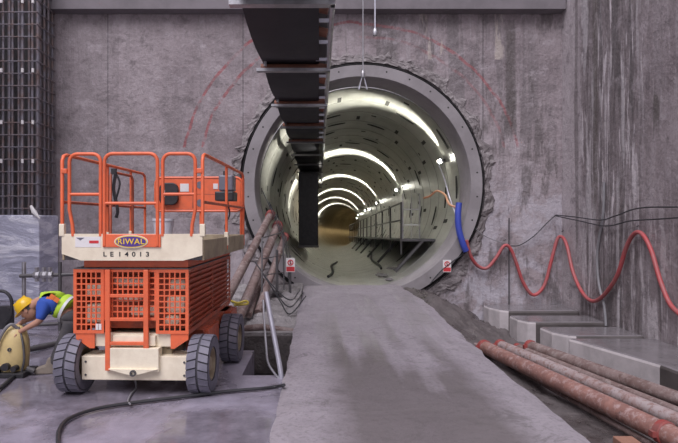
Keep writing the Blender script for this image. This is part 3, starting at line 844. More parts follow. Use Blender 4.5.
# barrier posts beside the ramp
for k, (px, ya, yb, Y) in enumerate(((277,250,292,11.6), (290,255,296,11.95))):
    t = empty('barrier_post', P(px, yb, Y), label=['dark steel barrier post left of the small sign', 'dark steel barrier post that carries the small sign'][k], cat='post')
    hgt = P(px, ya, Y).z-P(px, yb, Y).z
    MB().tube([(0,0,-.1), (0,0,hgt)], .03, 8).build('post', M['steel_dark'], t)
    MB().box((-.09,-.09,-.03), (.09,.09,.0)).build('base_plate', M['steel_dark'], t)
t = empty('mesh_barrier', label='thin grey barrier panel standing behind the leaning silver tube', cat='barrier')
pp = [P(262,292,9.8), P(262,238,10.2), P(283,232,11.8), P(284,290,11.6)]
MB().tube(pp, .016, 8).build('frame', M['steel_dark'], t)
for k in (.3, .6): MB().tube([pp[0].lerp(pp[1], k), pp[3].lerp(pp[2], k)], .010, 6).build('rail', M['steel_dark'], t)
for k in range(3):
    pts = [P(255+k*6, 262+k*9, 11.2), P(272+k*4, 285+k*8, 10.6), P(290, 300+k*7, 10.2), P(300+k*3, 290+k*3, 11.5-k*.5)]
    cable('loose_cable', pts, .012, M['cable'], ['thin black cable draped over the rubble, uppermost of three', 'thin black cable draped over the rubble, middle of three', 'thin black cable draped over the rubble, lowest of three'][k])
for k in range(3):
    a0 = P(262+k*7, 190+k*12, 13.5)
    pts = [a0, P(272+k*5, 212+k*8, 13.3), P(283+k*3, 240+k*6, 13.0), P(288, 262+k*8, 12.2)]
    cable('portal_cable', pts, .010, M['cable'], ['black cable hanging on the left of the portal ring, highest of three', 'black cable hanging on the left of the portal ring, middle of three', 'black cable hanging on the left of the portal ring, lowest of three'][k])
# yellow tape by the rear wheel
tag(MB().tube(smooth_path([P(231,301,9.2), P(238,303,9.2), P(246,301,9.25), P(247,304,9.25), P(234,305,9.2)], 4), .02, 6).build('yellow_rope', M['tape_yellow'], smooth=True), 'short yellow rope tied around the leaning pipes behind the rear wheel', 'rope')

# black hose on the floor in front
fl = [(-30,372),(0,376)]
hosep = [PG(60,460,.03), PG(58,440,.03), PG(60,428,.03), PG(70,418,.03), PG(95,409,.03), PG(130,403,.03), PG(180,397,.03), PG(230,391,.03), PG(260,388.5,.03), PG(277,386.5,.03), PG(284,385,.13)]
cable('floor_hose', hosep, .018, M['cable'], 'thick black hose curving across the wet floor in front of the lift')
cable('floor_cable', [P(135,378,6.0), PG(136,388,.02), PG(131,394,.02), PG(128,401,.02), PG(130,404,.05)], .010, M['cable_grey'], 'thin grey cord hanging from the lift axle to the floor')
cable('floor_hose', [PG(-20,400,.03), PG(0,388,.03), PG(14,376,.03), PG(24,371,.03)], .02, M['cable'], 'black hose running from the yellow machine out of the left edge')

# ---------------------------------------------------------------- rebar cage pillar
plinth = MB().box((-8.8, 13.0, 0), (-6.5, 13.98, 2.0)).build('wrapped_plinth', M['sheet'], bevel=.03)
tag(plinth, 'pale concrete plinth wrapped in shiny plastic sheet beneath the rebar cage', 'plinth')
tag(MB().tube([P(31,206,13.03), P(34,212,12.97), P(40,219,12.955)], [.03,.06,.01], 8).build('sheet_scrap', M['white'], smooth=True), 'crumpled white plastic scrap on the corner of the plinth', 'plastic scrap')
cage = empty('rebar_cage', (0,0,0), label='tall rebar cage of vertical and horizontal bars rising from the pale plinth', cat='rebar cage')
rnd = random.Random(2)
for i, x in enumerate([-8.6,-8.45,-8.3,-8.1,-7.95,-7.8,-7.62,-7.5,-7.38,-7.26,-7.16,-7.04,-6.93,-6.80,-6.70,-6.60]):
    r = .032 if i % 3 else .045
    MB().tube([(x, 13.08+.05*(i%2), 1.98), (x+.01, 13.08+.05*(i%2), 9.4)], r, 8).build('vertical_bar', M['rebar'], cage)
for y in (13.25, 13.45, 13.65, 13.85):
    MB().tube([(-6.60, y, 1.98), (-6.60, y, 9.4)], .03, 8).build('vertical_bar', M['rebar'], cage)
for x in (-7.1, -7.5, -7.9): MB().tube([(x, 13.75, 1.98), (x, 13.75, 9.4)], .035, 8).build('vertical_bar', M['rebar'], cage)
for k in range(24):
    z = 2.15+k*.285
    MB().tube([(-8.7, 13.0, z), (-6.55, 13.0, z), (-6.55, 13.88, z), (-6.6, 13.90, z)], .017, 6).build('horizontal_bar', M['rebar'], cage)
for k in range(12):
    x = (-7.35, -6.86, -6.62)[k % 3]; z = (3.2, 5.3, 6.9, 4.1)[k//3]
    MB().cyl((x, 12.955, z), (x, 12.955, z+.09), .03, 8).build('spacer', M['white'], cage)
MB().box((-8.8, 13.35, 2.0), (-6.75, 13.5, 9.4)).build('back_sheet', M['steel_dark'], cage)
# railing behind the worker
rl = empty('scaffold_rail', label='grey scaffold tube rail with clamps behind the worker in the yellow vest', cat='rail')
MB().tube([P(24,262,9.6), P(24,338,9.6)], .035, 10).build('post', M['steel'], rl, smooth=True)
MB().tube([P(24,338,9.6), Vector((P(24,338,9.6).x, 9.6, 0))], .03, 10).build('post_foot', M['steel'], rl, smooth=True)
MB().tube([P(20,276,9.55), P(82,274,9.5)], .032, 10).build('rail', M['steel_dark'], rl, smooth=True)
MB().tube([P(20,326,9.55), P(82,322,9.5)], .03, 10).build('rail', M['steel_dark'], rl, smooth=True)
MB().tube([P(60,262,9.5), Vector((P(60,262,9.5).x, 9.5, 0))], .03, 10).build('post', M['steel_dark'], rl, smooth=True)
for px in (37, 44, 50):
    q = P(px, 275, 9.5); b = MB(); b.lathe([(.0,-.06), (.06,-.05), (.07,0), (.06,.05), (0,.06)], q, 'x', 10); b.box((-.02,-.04,-.11), (.02,.04,.13), Matrix.Translation(q)); b.build('clamp', M['steel'], rl)
for k, (px, py) in enumerate(((30, 349), (48, 345))):
    tag(MB().tube([PG(px-14, py+3, .05), PG(px+16, py-3, .05)], .04, 10).build('scaffold_tube', M['steel_dark'], smooth=True), ['dark scaffold tube lying on the floor behind the yellow machine', 'dark scaffold tube lying on the floor behind the worker'][k], 'scaffold tube')

# ---------------------------------------------------------------- scissor lift
lift = empty('scissor_lift', (-1.955, 6.1, 0), -math.radians(1.8), label='orange and cream mobile scissor lift with railed platform and grey wheels', cat='scissor lift')
def wheel(lx, ly, side):
    w, R = .225, .315
    t = MB()
    prof = [(R*.56, -w*.46), (R*.80, -w*.5), (R*.92, -w*.49), (R*.955, -w*.40), (R*.955, w*.40), (R*.92, w*.49), (R*.80, w*.5), (R*.56, w*.46)]
    t.lathe(prof, (0,0,0), 'x', 40, closed=True)
    tyre = t.build('tyre', M['tyre_dark'], lift, smooth=True); tyre.location = (lx, ly, R)
    tr = MB(); n = 22
    for i in range(n):
        for s in (-1, 1):
            a = 2*PI*(i+(.25 if s > 0 else 0))/n
            # slanted lug from the middle rib to the shoulder
            vs = []
            for (u, da) in ((.012, .05), (w*.50, .13+.0)):
                for e in (-1, 1):
                    aa = a+da+e*.116
                    for rr in (R*.93, R if u < w*.4 else R*.985):
                        vs.append(tr.bm.verts.new((s*u, math.cos(aa)*rr, math.sin(aa)*rr)))
            i0, i1, i2, i3, o0_, o1, o2, o3 = vs
            for q in ((i0,i1,i3,i2), (o0_,o2,o3,o1), (i1,o1,o3,i3), (i0,i2,o2,o0_), (i0,o0_,o1,i1), (i2,i3,o3,o2)): tr._f(q)
    tr.build('tread', M['tyre'], tyre)
    sw = MB()
    for s in (-1, 1):
        sw.lathe([(R*.58, s*w*.47), (R*.78, s*w*.512), (R*.90, s*w*.505)], (0,0,0), 'x', 40)
    sw.bm.faces.ensure_lookup_table()
    for f in [f for f in sw.bm.faces if len(f.verts) > 10]: sw.bm.faces.remove(f)
    sw.build('sidewall', M['tyre'], tyre, smooth=True)
    r = MB(); r.lathe([(R*.57, -w*.42), (R*.57, w*.42), (R*.50, w*.42), (R*.46, w*.15*side), (.10, w*.12*side), (.07, w*.35*side), (0, w*.35*side)], (0,0,0), 'x', 24)
    r.build('rim', M['creamd'], tyre, smooth=True)
    h = MB()
    for k in range(6):
        a = 2*PI*k/6; h.cyl((side*w*.12, math.cos(a)*.085, math.sin(a)*.085), (side*w*.24, math.cos(a)*.085, math.sin(a)*.085), .012, 6)
    h.build('wheel_nuts', M['steel_dark'], tyre)
wheel(-.69, 0, -1); wheel(.70, 0, 1); wheel(-.69, 1.36, -1); wheel(.76, 1.36, 1)
def bx(name, a, c, mat, par=lift, bev=.006): return MB().box(a, c).build(name, M[mat], par, bevel=bev)
ax = bx('front_axle', (-.575,-.14,.165), (.575,.14,.42), 'cream')
b = MB()
for x in (-.53, .53):
    for z in (.22, .36): b.cyl((x,-.148,z), (x,-.138,z), .012, 8)
b.build('bolts', M['steel_dark'], ax)
bx('rear_axle', (-.56,1.26,.2), (.60,1.46,.42), 'creamd')
bx('axle_housing', (-.25,-.19,.265), (.27,-.06,.515), 'cream')
b = MB(); b.prism([(-.26,.30),(.26,.30),(.10,.255),(.0,.235),(-.10,.255)], 'y', -.215, -.17); b.build('tow_plate', M['cream'], lift)
MB().lathe([(.018,-.012),(.018,.012),(.034,.012),(.034,-.012)], (.01,-.225,.262), 'y', 14, closed=True).build('tow_ring', M['steel_dark'], lift)
bx('front_crossmember', (-.47,-.10,.515), (.44,-.02,.655), 'cream')
bx('bumper_box', (-.24,-.14,.53), (.22,-.09,.64), 'cream')
bx('chassis_frame', (-.36,-.02,.36), (.36,1.95,.62), 'creamd')
bx('side_box', (.40,.42,.36), (.66,1.0,.60), 'orange_dull'); bx('side_box', (.42,1.62,.36), (.70,2.05,.62), 'orange_dull')
b = MB(); b.prism([(.30,.62),(2.15,.62),(1.9,.50),(.45,.50)], 'x', .44, .62); b.build('side_sill', M['orange_dull'], lift)
b = MB(); b.prism([(.30,.62),(2.15,.62),(1.9,.50),(.45,.50)], 'x', -.62, -.44); b.build('side_sill', M['orange_dull'], lift)
for s, x0, x1 in ((-1, -.64, -.44), (1, .57, .38)):
    b = MB(); b.prism([(x0,.665),(x1,.665),(x1,.50),(x1-.05*(-s)*-1,.50),(x0-s*-.05*-1+(-s)*.10,.50),(x0,.60)], 'y', -.13, -.11)
    o = b.build('corner_plate', M['orange'], lift)
def grid_panel(name, x0, x1, z0, z1, nx, nz_, y0, y1, mat, fr=.028, bar=.0135):
    b = MB()
    b.box((x0,y0,z0),(x0+fr,y1,z1)); b.box((x1-fr,y0,z0),(x1,y1,z1)); b.box((x0+fr,y0,z0),(x1-fr,y1,z0+fr)); b.box((x0+fr,y0,z1-fr),(x1-fr,y1,z1))
    xi0, xi1, zi0, zi1 = x0+fr, x1-fr, z0+fr, z1-fr
    for i in range(1, nx):
        x = xi0+(xi1-xi0)*i/nx; b.box((x-bar/2,y0,zi0),(x+bar/2,y1,zi1))
    for j in range(1, nz_):
        z = zi0+(zi1-zi0)*j/nz_; b.box((xi0,y0+.0015,z-bar/2),(xi1,y1-.0015,z+bar/2))
    return b.build(name, M[mat], lift)
grid_panel('perforated_guard', -.665, -.335, .66, 1.345, 5, 10, -.14, -.125, 'orange', .034)
grid_panel('perforated_guard', -.335, .235, .80, 1.345, 9, 8, -.13, -.115, 'orange', .03)
grid_panel('perforated_guard', .225, .575, .66, 1.345, 5, 10, -.14, -.125, 'orange', .034)
lb = MB().box((-.39,-.1445,.70),(-.36,-.1425,.765)); lb.box((-.42,-.1445,.70),(-.395,-.1425,.765)); lb.build('label', M['white'], lift)
# engine pieces seen through the guard
b = MB()
for (x, z, sx_, sz) in ((-.5,.85,.10,.10), (-.48,1.1,.12,.07), (-.12,1.02,.14,.04), (-.1,1.20,.18,.05), (.05,.88,.15,.05), (.40,.95,.10,.09), (.42,1.17,.09,.06), (.36,.78,.08,.05)):
    b.box((x-sx_,-.02,z-sz),(x+sx_,.12,z+sz))
b.build('machinery', M['cream'], lift, bevel=.03)
bx('inner_bulkhead', (-.62,.16,.66), (.54,.20,1.34), 'orange_dull')
for s, x in ((1,.565), (-1,-.655)):
    b = MB(); x2 = x-s*.012 if s > 0 else x+.012
    xa, xb = min(x, x2), max(x, x2)
    b.box((xa,-.12,1.30),(xb,2.25,1.345)); b.box((xa,-.12,.64),(xb,2.25,.69)); b.box((xa,-.12,.69),(xb,-.06,1.30)); b.box((xa,2.19,.69),(xb,2.25,1.30)); b.box((xa,1.05,.69),(xb,1.10,1.30))
    for k in range(10):
        z = .705+k*.060
        mx = Matrix.Translation(((xa+xb)/2, 0, z+.02)) @ Matrix.Rotation(s*.55, 4, 'Y')
        b.box((-.004,-.06,-.030),(.004,2.19,.030), mx)
    b.box((xa-s*.03,-.06,.69),(xa-s*.03+.004,2.19,1.30))
    o = b.build('louvred_side', M['orange_dull'], lift)
b = MB()
for k in range(3): b.box((.578,1.95,1.12+k*.07),(.581,2.03,1.165+k*.07))
b.build('side_label', M['white'], lift)
bx('guard_top', (-.665,-.14,1.345), (.575,2.25,1.36), 'steel_dark')
bx('deck_support', (-.57,-.10,1.362), (.56,2.25,1.445), 'orange')
# folded scissor arms
for k in range(3):
    b = MB(); z = .74+k*.19
    for x in (-.30, .26):
        b.box((x,.25,z),(x+.04,2.1,z+.12))
    b.build('scissor_arm', M['creamd'], lift, bevel=.004)
# ladder
ld = MB(); 
for x in (-.305, .105): ld.box((x,-.185,.275),(x+.052,-.15,1.345))
lad = ld.build('ladder', M['orange'], lift, bevel=.006)
for z in (.285, .545, .80, 1.05): MB().box((-.27,-.18,z),(.12,-.15,z+.035)).build('rung', M['orange'], lad, bevel=.004)
# platform
PY0, PY1, PW = -.22, 2.33, .745
bx('deck', (-PW+.01,PY0+.03,1.447), (PW-.01,PY1,1.50), 'steel_dark')
b = MB(); b.prism([(-PW,1.515),(-PW,1.70),(-PW,1.725),(PW,1.725),(PW,1.50),(.54,1.445),(-.54,1.445)], 'y', PY0-.012, PY0+.02)
tb = b.build('front_toe_board', M['cream'], lift)
for s in (-1, 1):
    bx('side_toe_board', (s*PW-.012,PY0+.02,1.445), (s*PW+.012,PY1,1.66), 'creamd')
    bx('post_sleeve', (s*PW-.028,PY0-.02,1.70), (s*PW+.028,PY0+.03,1.83), 'cream')
bx('rear_toe_board', (-PW,PY1-.01,1.445), (PW,PY1+.015,1.66), 'creamd')
pn = bx('gate_kick_panel', (-.305,PY0-.028,1.585), (.31,PY0-.013,1.722), 'orange')
b = MB()
def oval(b, rx, rz, y0, y1, cx=0, cz_=0, n=40):
    b.prism([(cx+rx*math.cos(2*PI*k/n), cz_+rz*math.sin(2*PI*k/n)) for k in range(n)], 'y', y0, y1)
    return b
yf = PY0-.028
lg = oval(MB(), .178, .070, yf-.004, yf, .0, 1.645).build('logo_border', M['white'], pn)
oval(MB(), .170, .064, yf-.006, yf-.004, .0, 1.645).build('logo_rim', M['logo_yellow'], pn)
oval(MB(), .158, .054, yf-.008, yf-.006, .0, 1.645).build('logo_oval', M['logo_blue'], pn)
text_mesh('logo_lettering', 'RIWAL', .082, M['logo_yellow'], pn, (0, yf-.0095, 1.644), sx=1.08, bold=.0008, spacing=1.08)
for k, ch in enumerate('LE14013'):
    text_mesh('letter' if ch.isalpha() else 'digit', ch, .068, M['black'], tb, (-.285+.0735*k+(.012 if k > 1 else 0), PY0-.0135, 1.510), sx=1.15, bold=.0012)
b = MB(); b.box((-.60,PY0-.0145,1.585),(-.33,PY0-.0125,1.695)); sb = b.build('white_sticker', M['white'], tb)
b = MB(); b.box((-.45,PY0-.016,1.625),(-.35,PY0-.0147,1.655)); b.build('red_print', M['red'], sb)
b = MB(); b.prism([(-.59,1.685),(-.50,1.685),(-.545,1.655)], 'y', PY0-.016, PY0-.0147); b.build('dark_print', M['glass_grey'], sb)
RT = .019
def arch(name, x0, x1, zb, zt, y, rad=.085, r=RT, mat='orange', lean_l=0, lean_r=0):
    pts = [(x0+lean_l, y, zb), (x0+lean_l*.8, y, zb+.12), (x0, y, zb+.28)] if lean_l else [(x0, y, zb)]
    for k in range(7):
        a = PI-PI/2*k/6; pts.append((x0+rad+rad*math.cos(a), y, zt-rad+rad*math.sin(a)))
    for k in range(7):
        a = PI/2-PI/2*k/6; pts.append((x1-rad+rad*math.cos(a), y, zt-rad+rad*math.sin(a)))
    pts += [(x1, y, zb+.28), (x1+lean_r*.8, y, zb+.12), (x1+lean_r, y, zb)] if lean_r else [(x1, y, zb)]
    return MB().tube(pts, r, 10).build(name, M[mat], lift, smooth=True)
ZT = 2.565
arch('guard_rail', -.668, -.335, 1.70, ZT, PY0, lean_l=.04)
arch('entry_gate', -.285, .275, 1.60, ZT, PY0-.02)
arch('guard_rail', .325, .668, 1.70, ZT, PY0, lean_r=-.04)
def rail(name, a, c, r=.017, mat='orange'): return MB().tube([a, c], r, 10).build(name, M[mat], lift, smooth=True)
rail('mid_rail', (-.668,PY0,2.14), (-.335,PY0,2.14)); rail('mid_rail', (.325,PY0,2.14), (.668,PY0,2.14)); rail('mid_rail', (-.285,PY0-.02,2.045), (.275,PY0-.02,2.045))
for s in (-1, 1):
    x = s*PW
    pts = [(x,PY0,1.72),(x,PY0,ZT-.07),(x,PY0+.03,ZT-.02),(x,PY0+.09,ZT)] + [(x,PY1-.09,ZT),(x,PY1-.02,ZT-.03),(x,PY1,ZT-.09),(x,PY1,1.5)]
    MB().tube(pts, RT, 10).build('side_rail', M['orange'], lift, smooth=True)
    rail('mid_rail', (x,PY0,2.06), (x,PY1,2.06), mat='orange_dull')
    for y in ((.95, 1.75) if s < 0 else (1.05,)):
        rail('rail_post', (x,y,1.5), (x,y,ZT), .018)
        bx('post_sleeve', (x-.024,y-.026,1.55), (x+.024,y+.026,1.72), 'cream')
    # hinge clips
    bx('rail_clip', (x-.03-s*.03,PY0-.025,2.36), (x+.03-s*.03,PY0+.02,2.41), 'orange')
# inner extension rails
for s in (-1,):
    x = s*(PW-.10)
    MB().tube([(x,.8,1.5),(x,.8,2.42),(x,.85,2.47),(x,1.5,2.47),(x,1.55,2.42),(x,1.55,1.5)], .017, 10).build('inner_rail', M['orange_dull'], lift, smooth=True)
# rear panel
def rrect(x0, x1, z0, z1, r, n=6):
    pts = []
    for cx, cz_, a0 in ((x1-r,z1-r,0),(x0+r,z1-r,PI/2),(x0+r,z0+r,PI),(x1-r,z0+r,3*PI/2)):
        for k in range(n+1): a = a0+PI/2*k/n; pts.append((cx+r*math.cos(a), cz_+r*math.sin(a)))
    return pts
rp = MB().prism(rrect(-.56, .71, 2.03, 2.49, .07), 'y', PY1-.03, PY1-.015).build('rear_panel', M['orange'], lift)
pts = [(x, PY1-.022, z) for x, z in rrect(-.58, .73, 2.01, 2.51, .09)]
MB().tube(pts, .018, 8, closed=True).build('rear_panel_frame', M['orange'], lift, smooth=True)
yb = PY1-.032
for (x, z) in ((-.02+.12,2.40),(-.02+.12,2.13)): MB().cyl((x, yb-.004, z),(x, yb+.002, z), .055, 20).build('round_opening', M['glass_grey'], rp)
b = MB(); b.box((-.02,yb,2.05),(.0,yb+.004,2.47)); b.box((-.14,yb,2.255),(.35,yb+.004,2.265)); b.build('panel_rib', M['orange_dull'], rp)
bx('label', (-.20,yb-.004,2.30), (-.07,yb+.001,2.42), 'white', rp, 0); bx('label', (.30,yb-.004,2.34), (.37,yb+.001,2.42), 'white', rp, 0)
b = MB(); b.prism(rrect(-.50,-.22,2.10,2.43,.09), 'y', PY1-.10, PY1-.034); cb = b.build('control_cabinet', M['black'], lift, bevel=.01)
bx('label', (-.46,PY1-.104,2.22), (-.41,PY1-.1,2.32), 'white', cb, 0)
for x in (-.56,.71,.1): rail('rail_post', (x,PY1,1.5), (x,PY1,2.04), .017)
# control console on the right rail
cn = bx('control_console', (.50,1.72,2.28), (.70,1.98,2.50), 'glass_grey', bev=.02)
bx('console_base', (.46,1.66,2.14), (.72,1.98,2.27), 'black', cn, .015)
bx('joystick', (.56,1.74,2.50), (.59,1.77,2.56), 'black', cn, .005)
MB().tube(smooth_path([(.60,1.85,2.14),(.64,1.80,1.95),(.60,1.7,1.80),(.62,1.7,1.6),(.6,1.7,1.5)], 5), .012, 8).build('control_cable', M['black'], cn, smooth=True)
# safety lanyard hanging from the inner rail (rests on the rail)
lan = empty('safety_lanyard', label='black strap lanyard hanging from the left rail inside the lift platform', cat='lanyard')
def lw(p):
    a = lift.rotation_euler.z; return Vector((lift.location.x+p[0]*math.cos(a)-p[1]*math.sin(a), lift.location.y+p[0]*math.sin(a)+p[1]*math.cos(a), p[2]))
MB().tube([lw(q) for q in smooth_path([(-.60,.80,2.48),(-.58,.79,2.44),(-.60,.78,2.25),(-.55,.78,2.0),(-.57,.78,1.9)], 4)], .02, 6).build('strap', M['black'], lan, smooth=True)
MB().tube([lw(q) for q in smooth_path([(-.62,.80,2.5),(-.53,.79,2.35),(-.55,.78,2.2),(-.60,.78,2.05)], 4)], .014, 6).build('strap', M['black'], lan, smooth=True)
MB().box((-.03,-.02,-.035),(.03,.02,.035), Matrix.Translation(lw((-.60,.79,2.47)))).build('buckle', M['black'], lan)
bk = empty('plastic_bucket', lw((-.19, 1.45, 1.502)), label='white plastic bucket standing on the lift platform', cat='bucket')
MB().lathe([(.10,0),(.135,.36),(.145,.36),(.145,.39),(.13,.39),(.125,.36),(.092,.02),(0,.02)], (0,0,0), 'z', 28).build('bucket_body', M['bucket'], bk, smooth=True)
MB().tube([(.14*math.cos(a), .02, .34-.13*math.sin(a)) for a in [PI*k/12 for k in range(13)]], .004, 6).build('handle', M['steel'], bk)

# ---------------------------------------------------------------- yellow machine
pm = empty('pump_unit', PG(12, 374, 0), label='pale yellow rounded machine with looped hose that the worker leans over', cat='machine')
b = MB(); prof = [(0,.0),(.17,.0),(.185,.05),(.185,.22),(.17,.36),(.13,.47),(.07,.53),(0,.55)]
b.lathe(prof, (0,0,.06), 'z', 28)
o = b.build('casing', M['pump'], pm, smooth=True); o.scale = (1,.8,1); o.rotation_euler = (0, .08, 0)
MB().tube(smooth_path([(-.12,-.12,.02),(-.13,-.15,.25),(-.05,-.14,.50),(.04,-.10,.62),(.10,-.04,.55)], 5), .020, 8).build('hose_loop', M['cable_grey'], pm, smooth=True)
MB().tube(smooth_path([(.16,-.10,.02),(.20,-.1,.2),(.17,-.08,.42),(.10,-.04,.58)], 5), .014, 8).build('frame_tube', M['steel_dark'], pm, smooth=True)
b = MB(); b.box((-.20,-.20,0),(.24,.17,.06)); b.build('base', M['black'], pm, bevel=.01)
for (x, z, r) in ((.02,.13,.045), (.12,.11,.035), (-.07,.10,.03)): MB().cyl((x,-.20,z),(x,-.12,z), r, 14).build('fitting', M['black'], pm)
MB().lathe([(.012,-.01),(.012,.01),(.022,.01),(.022,-.01)], (.05,-.15,.33), 'y', 12, closed=True).build('badge', M['steel_dark'], pm)
b = MB(); b.cyl((.22,-.08,.09),(.30,-.06,.05), .035, 10); b.build('outlet', M['steel_dark'], pm)
# black trolley behind it
tr = empty('hand_trolley', PG(2, 361, 0), label='black tubular handle of a trolley behind the yellow machine at the left edge', cat='trolley')
s = 1/75
MB().tube(smooth_path([(-.22,0,.05),(-.22,0,.70),(-.16,0,.88),(-.02,0,.93),(.08,.0,.89),(.13,0,.78),(.11,0,.58),(.05,0,.50)], 5), .022, 8).build('handle', M['black'], tr, smooth=True)
MB().prism(rrect(-.14,.10,.42,.72,.08), 'y', .0, .12).build('bag', M['black'], tr)
MB().box((-.3,-.08,0),(.10,.2,.05)).build('base', M['black'], tr)
MB().tube([(.05,0,.50),(.05,0,.04)], .02, 8).build('leg', M['black'], tr)

# ---------------------------------------------------------------- worker
def skin(name, verts, edges, radii, mat, parent, sub=2, loc=(0,0,0), root=0):
    me = bpy.data.meshes.new(name); me.from_pydata([tuple(v) for v in verts], edges, [])
    o = bpy.data.objects.new(name+'_tmp', me); COL.objects.link(o)
    sk = o.modifiers.new('skin', 'SKIN')
    for i, r in enumerate(radii):
        rr = r if isinstance(r, (tuple, list)) else (r, r)
        me.skin_vertices[0].data[i].radius = rr
        me.skin_vertices[0].data[i].use_root = (i == root)
    sk.use_smooth_shade = True
    ss = o.modifiers.new('sub', 'SUBSURF'); ss.levels = sub; ss.render_levels = sub
    bpy.context.view_layer.update()
    dg = bpy.context.evaluated_depsgraph_get()
    m2 = bpy.data.meshes.new_from_object(o.evaluated_get(dg)); m2.name = name
    bpy.data.objects.remove(o)
    m2.materials.clear(); m2.materials.append(mat)
    for p_ in m2.polygons: p_.use_smooth = True
    n = bpy.data.objects.new(name, m2); COL.objects.link(n); n.parent = parent; n.location = loc
    return n
WO = PG(58, 373, 0); WO.y = 6.95; WO.x = (56-VX)*6.95/F; WO.z = 0
wr = empty('person', WO, label='worker in yellow hard hat and hi-vis vest bending over the yellow machine', cat='person')
def W(px, py, dy=0):  # body points relative to the feet
    q = P(px, py, 6.95+dy); return q-WO
hip = W(74, 318); hipL = W(73, 324, -.09); hipR = W(75, 324, .09)
kneeL = W(62, 345, -.11); kneeR = W(70, 348, .12)
ankL = W(53, 366, -.11); ankR = W(70, 367, .13)
toeL = W(42, 369.5, -.13); toeR = W(59, 370, .14)
waist = W(65, 307); chest = W(52, 301); neck0 = W(41, 301); neck = W(35, 303); head = W(28, 310)
shL = W(45, 304, -.17); shR = W(46, 301, .17)
elL = W(40, 321, -.22); elR = W(36, 316, .14)
wrL = W(21, 331, -.20); wrR = W(22, 322, .08)
V = [hip, waist, chest, neck0, neck, head, hipL, kneeL, ankL, toeL, hipR, kneeR, ankR, toeR, shL, elL, wrL, shR, elR, wrR]
E = [(0,1),(1,2),(2,3),(3,4),(4,5),(0,6),(6,7),(7,8),(8,9),(0,10),(10,11),(11,12),(12,13),(2,14),(14,15),(15,16),(2,17),(17,18),(18,19)]
R_ = [.11,.10,.11,.07,.055,.085,.09,.06,.04,.035,.09,.06,.04,.035,.065,.045,.028,.065,.045,.028]
# fingers: five short chains rooted in each palm
def hand(iw, wrist, d, side):
    d = d.normalized(); upv = Vector((0,0,1)); sd = Vector((0,1,0))
    palm = wrist+d*.07; V.append(palm); R_.append((.040,.022)); E.append((iw, len(V)-1)); ip = len(V)-1
    for k, (off, ln) in enumerate(((-.030,.062),(-.010,.075),(.010,.070),(.030,.055))):
        V.append(palm+d*.03+sd*off); R_.append(.0095); E.append((ip, len(V)-1))
        V.append(palm+d*(.03+ln*.55)+sd*off*1.15-upv*.010); R_.append(.009); E.append((len(V)-2, len(V)-1))
        V.append(palm+d*(.03+ln*.85)+sd*off*1.15-upv*(.010+ln*.45)); R_.append(.008); E.append((len(V)-2, len(V)-1))
    b0 = wrist+d*.035; V.append(b0+sd*side*.045+d*.01-upv*.01); R_.append(.011); E.append((ip, len(V)-1))
    V.append(b0+sd*side*.055+d*.05-upv*.035); R_.append(.009); E.append((len(V)-2, len(V)-1))
hand(16, wrL, wrL-elL+Vector((0,0,-.05)), -1); hand(19, wrR, wrR-elR+Vector((0,0,-.10)), -1)
body = skin('body', V, E, R_, M['skin'], wr, 2)
# head with face, looking down at the machine
def head_mesh():
    b = MB(); bmesh.ops.create_uvsphere(b.bm, u_segments=28, v_segments=20, radius=1)
    for v in b.bm.verts:
        x, y, z = v.co
        # face looks along -x
        sx_ = .095; sy = .075*(1-.18*max(0, -z)); szz = .12
        nx = x*sx_; ny = y*sy; nz_ = z*szz
        if x < 0:
            nose = math.exp(-((y/.16)**2+((z+.12)/.20)**2)); nx -= .024*nose
            eye = math.exp(-(((abs(y)-.38)/.14)**2+((z-.08)/.12)**2)); nx += .010*eye
            brow = math.exp(-((z-.28)/.12)**2)*math.exp(-(y/.6)**2); nx -= .006*brow
            mouth = math.exp(-((y/.3)**2+((z+.47)/.07)**2)); nx += .006*mouth
            chin = math.exp(-((y/.35)**2+((z+.78)/.18)**2)); nx -= .012*chin
        v.co = (nx, ny, nz_)
    return b
tilt = Matrix.Rotation(math.radians(-42), 4, 'Y')
hm = head_mesh(); hd = hm.build('head', M['skin'], wr, smooth=True); hd.location = head; hd.rotation_euler = tilt.to_euler()
for s in (-1, 1):
    e = MB().lathe([(0,-.012),(.022,-.010),(.028,0),(.018,.008),(0,.006)], (0,0,0), 'y', 12).build('ear', M['skin'], hd, smooth=True); e.location = (.01, s*.075, -.005); e.scale = (.8,1,1.2)
    e = MB().lathe([(0,-.011),(.008,-.008),(.011,0),(.008,.008),(0,.011)], (0,0,0), 'y', 10).build('eye', M['white'], hd, smooth=True); e.location = (-.078, s*.028, .010)
    e = MB().lathe([(0,-.005),(.004,-.003),(.005,0),(.004,.003),(0,.005)], (0,0,0), 'y', 8).build('pupil', M['black'], hd, smooth=True); e.location = (-.087, s*.028, .010)
e = MB().box((-.004,-.022,-.004),(.004,.022,.004)).build('mouth', M['clamp'], hd); e.location = (-.085, 0, -.056)
hr_ = MB().lathe([(.086,-.02),(.092,.02),(.09,.06),(.05,.10),(0,.11)], (0,0,0), 'z', 20).build('hair', M['trousers'], hd, smooth=True); hr_.location = (.012,0,-.002); hr_.scale = (1,.86,1)
hh = empty('hard_hat_mount'); bpy.data.objects.remove(hh)
b = MB(); b.lathe([(.118,0),(.120,.03),(.112,.08),(.085,.125),(.045,.150),(0,.158)], (0,0,0), 'z', 28)
hat = b.build('hard_hat', M['helmet'], wr, smooth=True)
hat.location = head+tilt @ Vector((.0,0,.035)); hat.rotation_euler = tilt.to_euler(); hat.scale = (1.0,.9,.88)
b = MB(); n = 28; vs = []
for k in range(n):
    a = 2*PI*k/n; ex = 1.0+(.38*max(0, -math.cos(a))**3) ; vs.append((.128*math.cos(a)*ex, .124*math.sin(a)))
b.prism(vs, 'z', -.008, .004); b.build('brim', M['helmet'], hat)
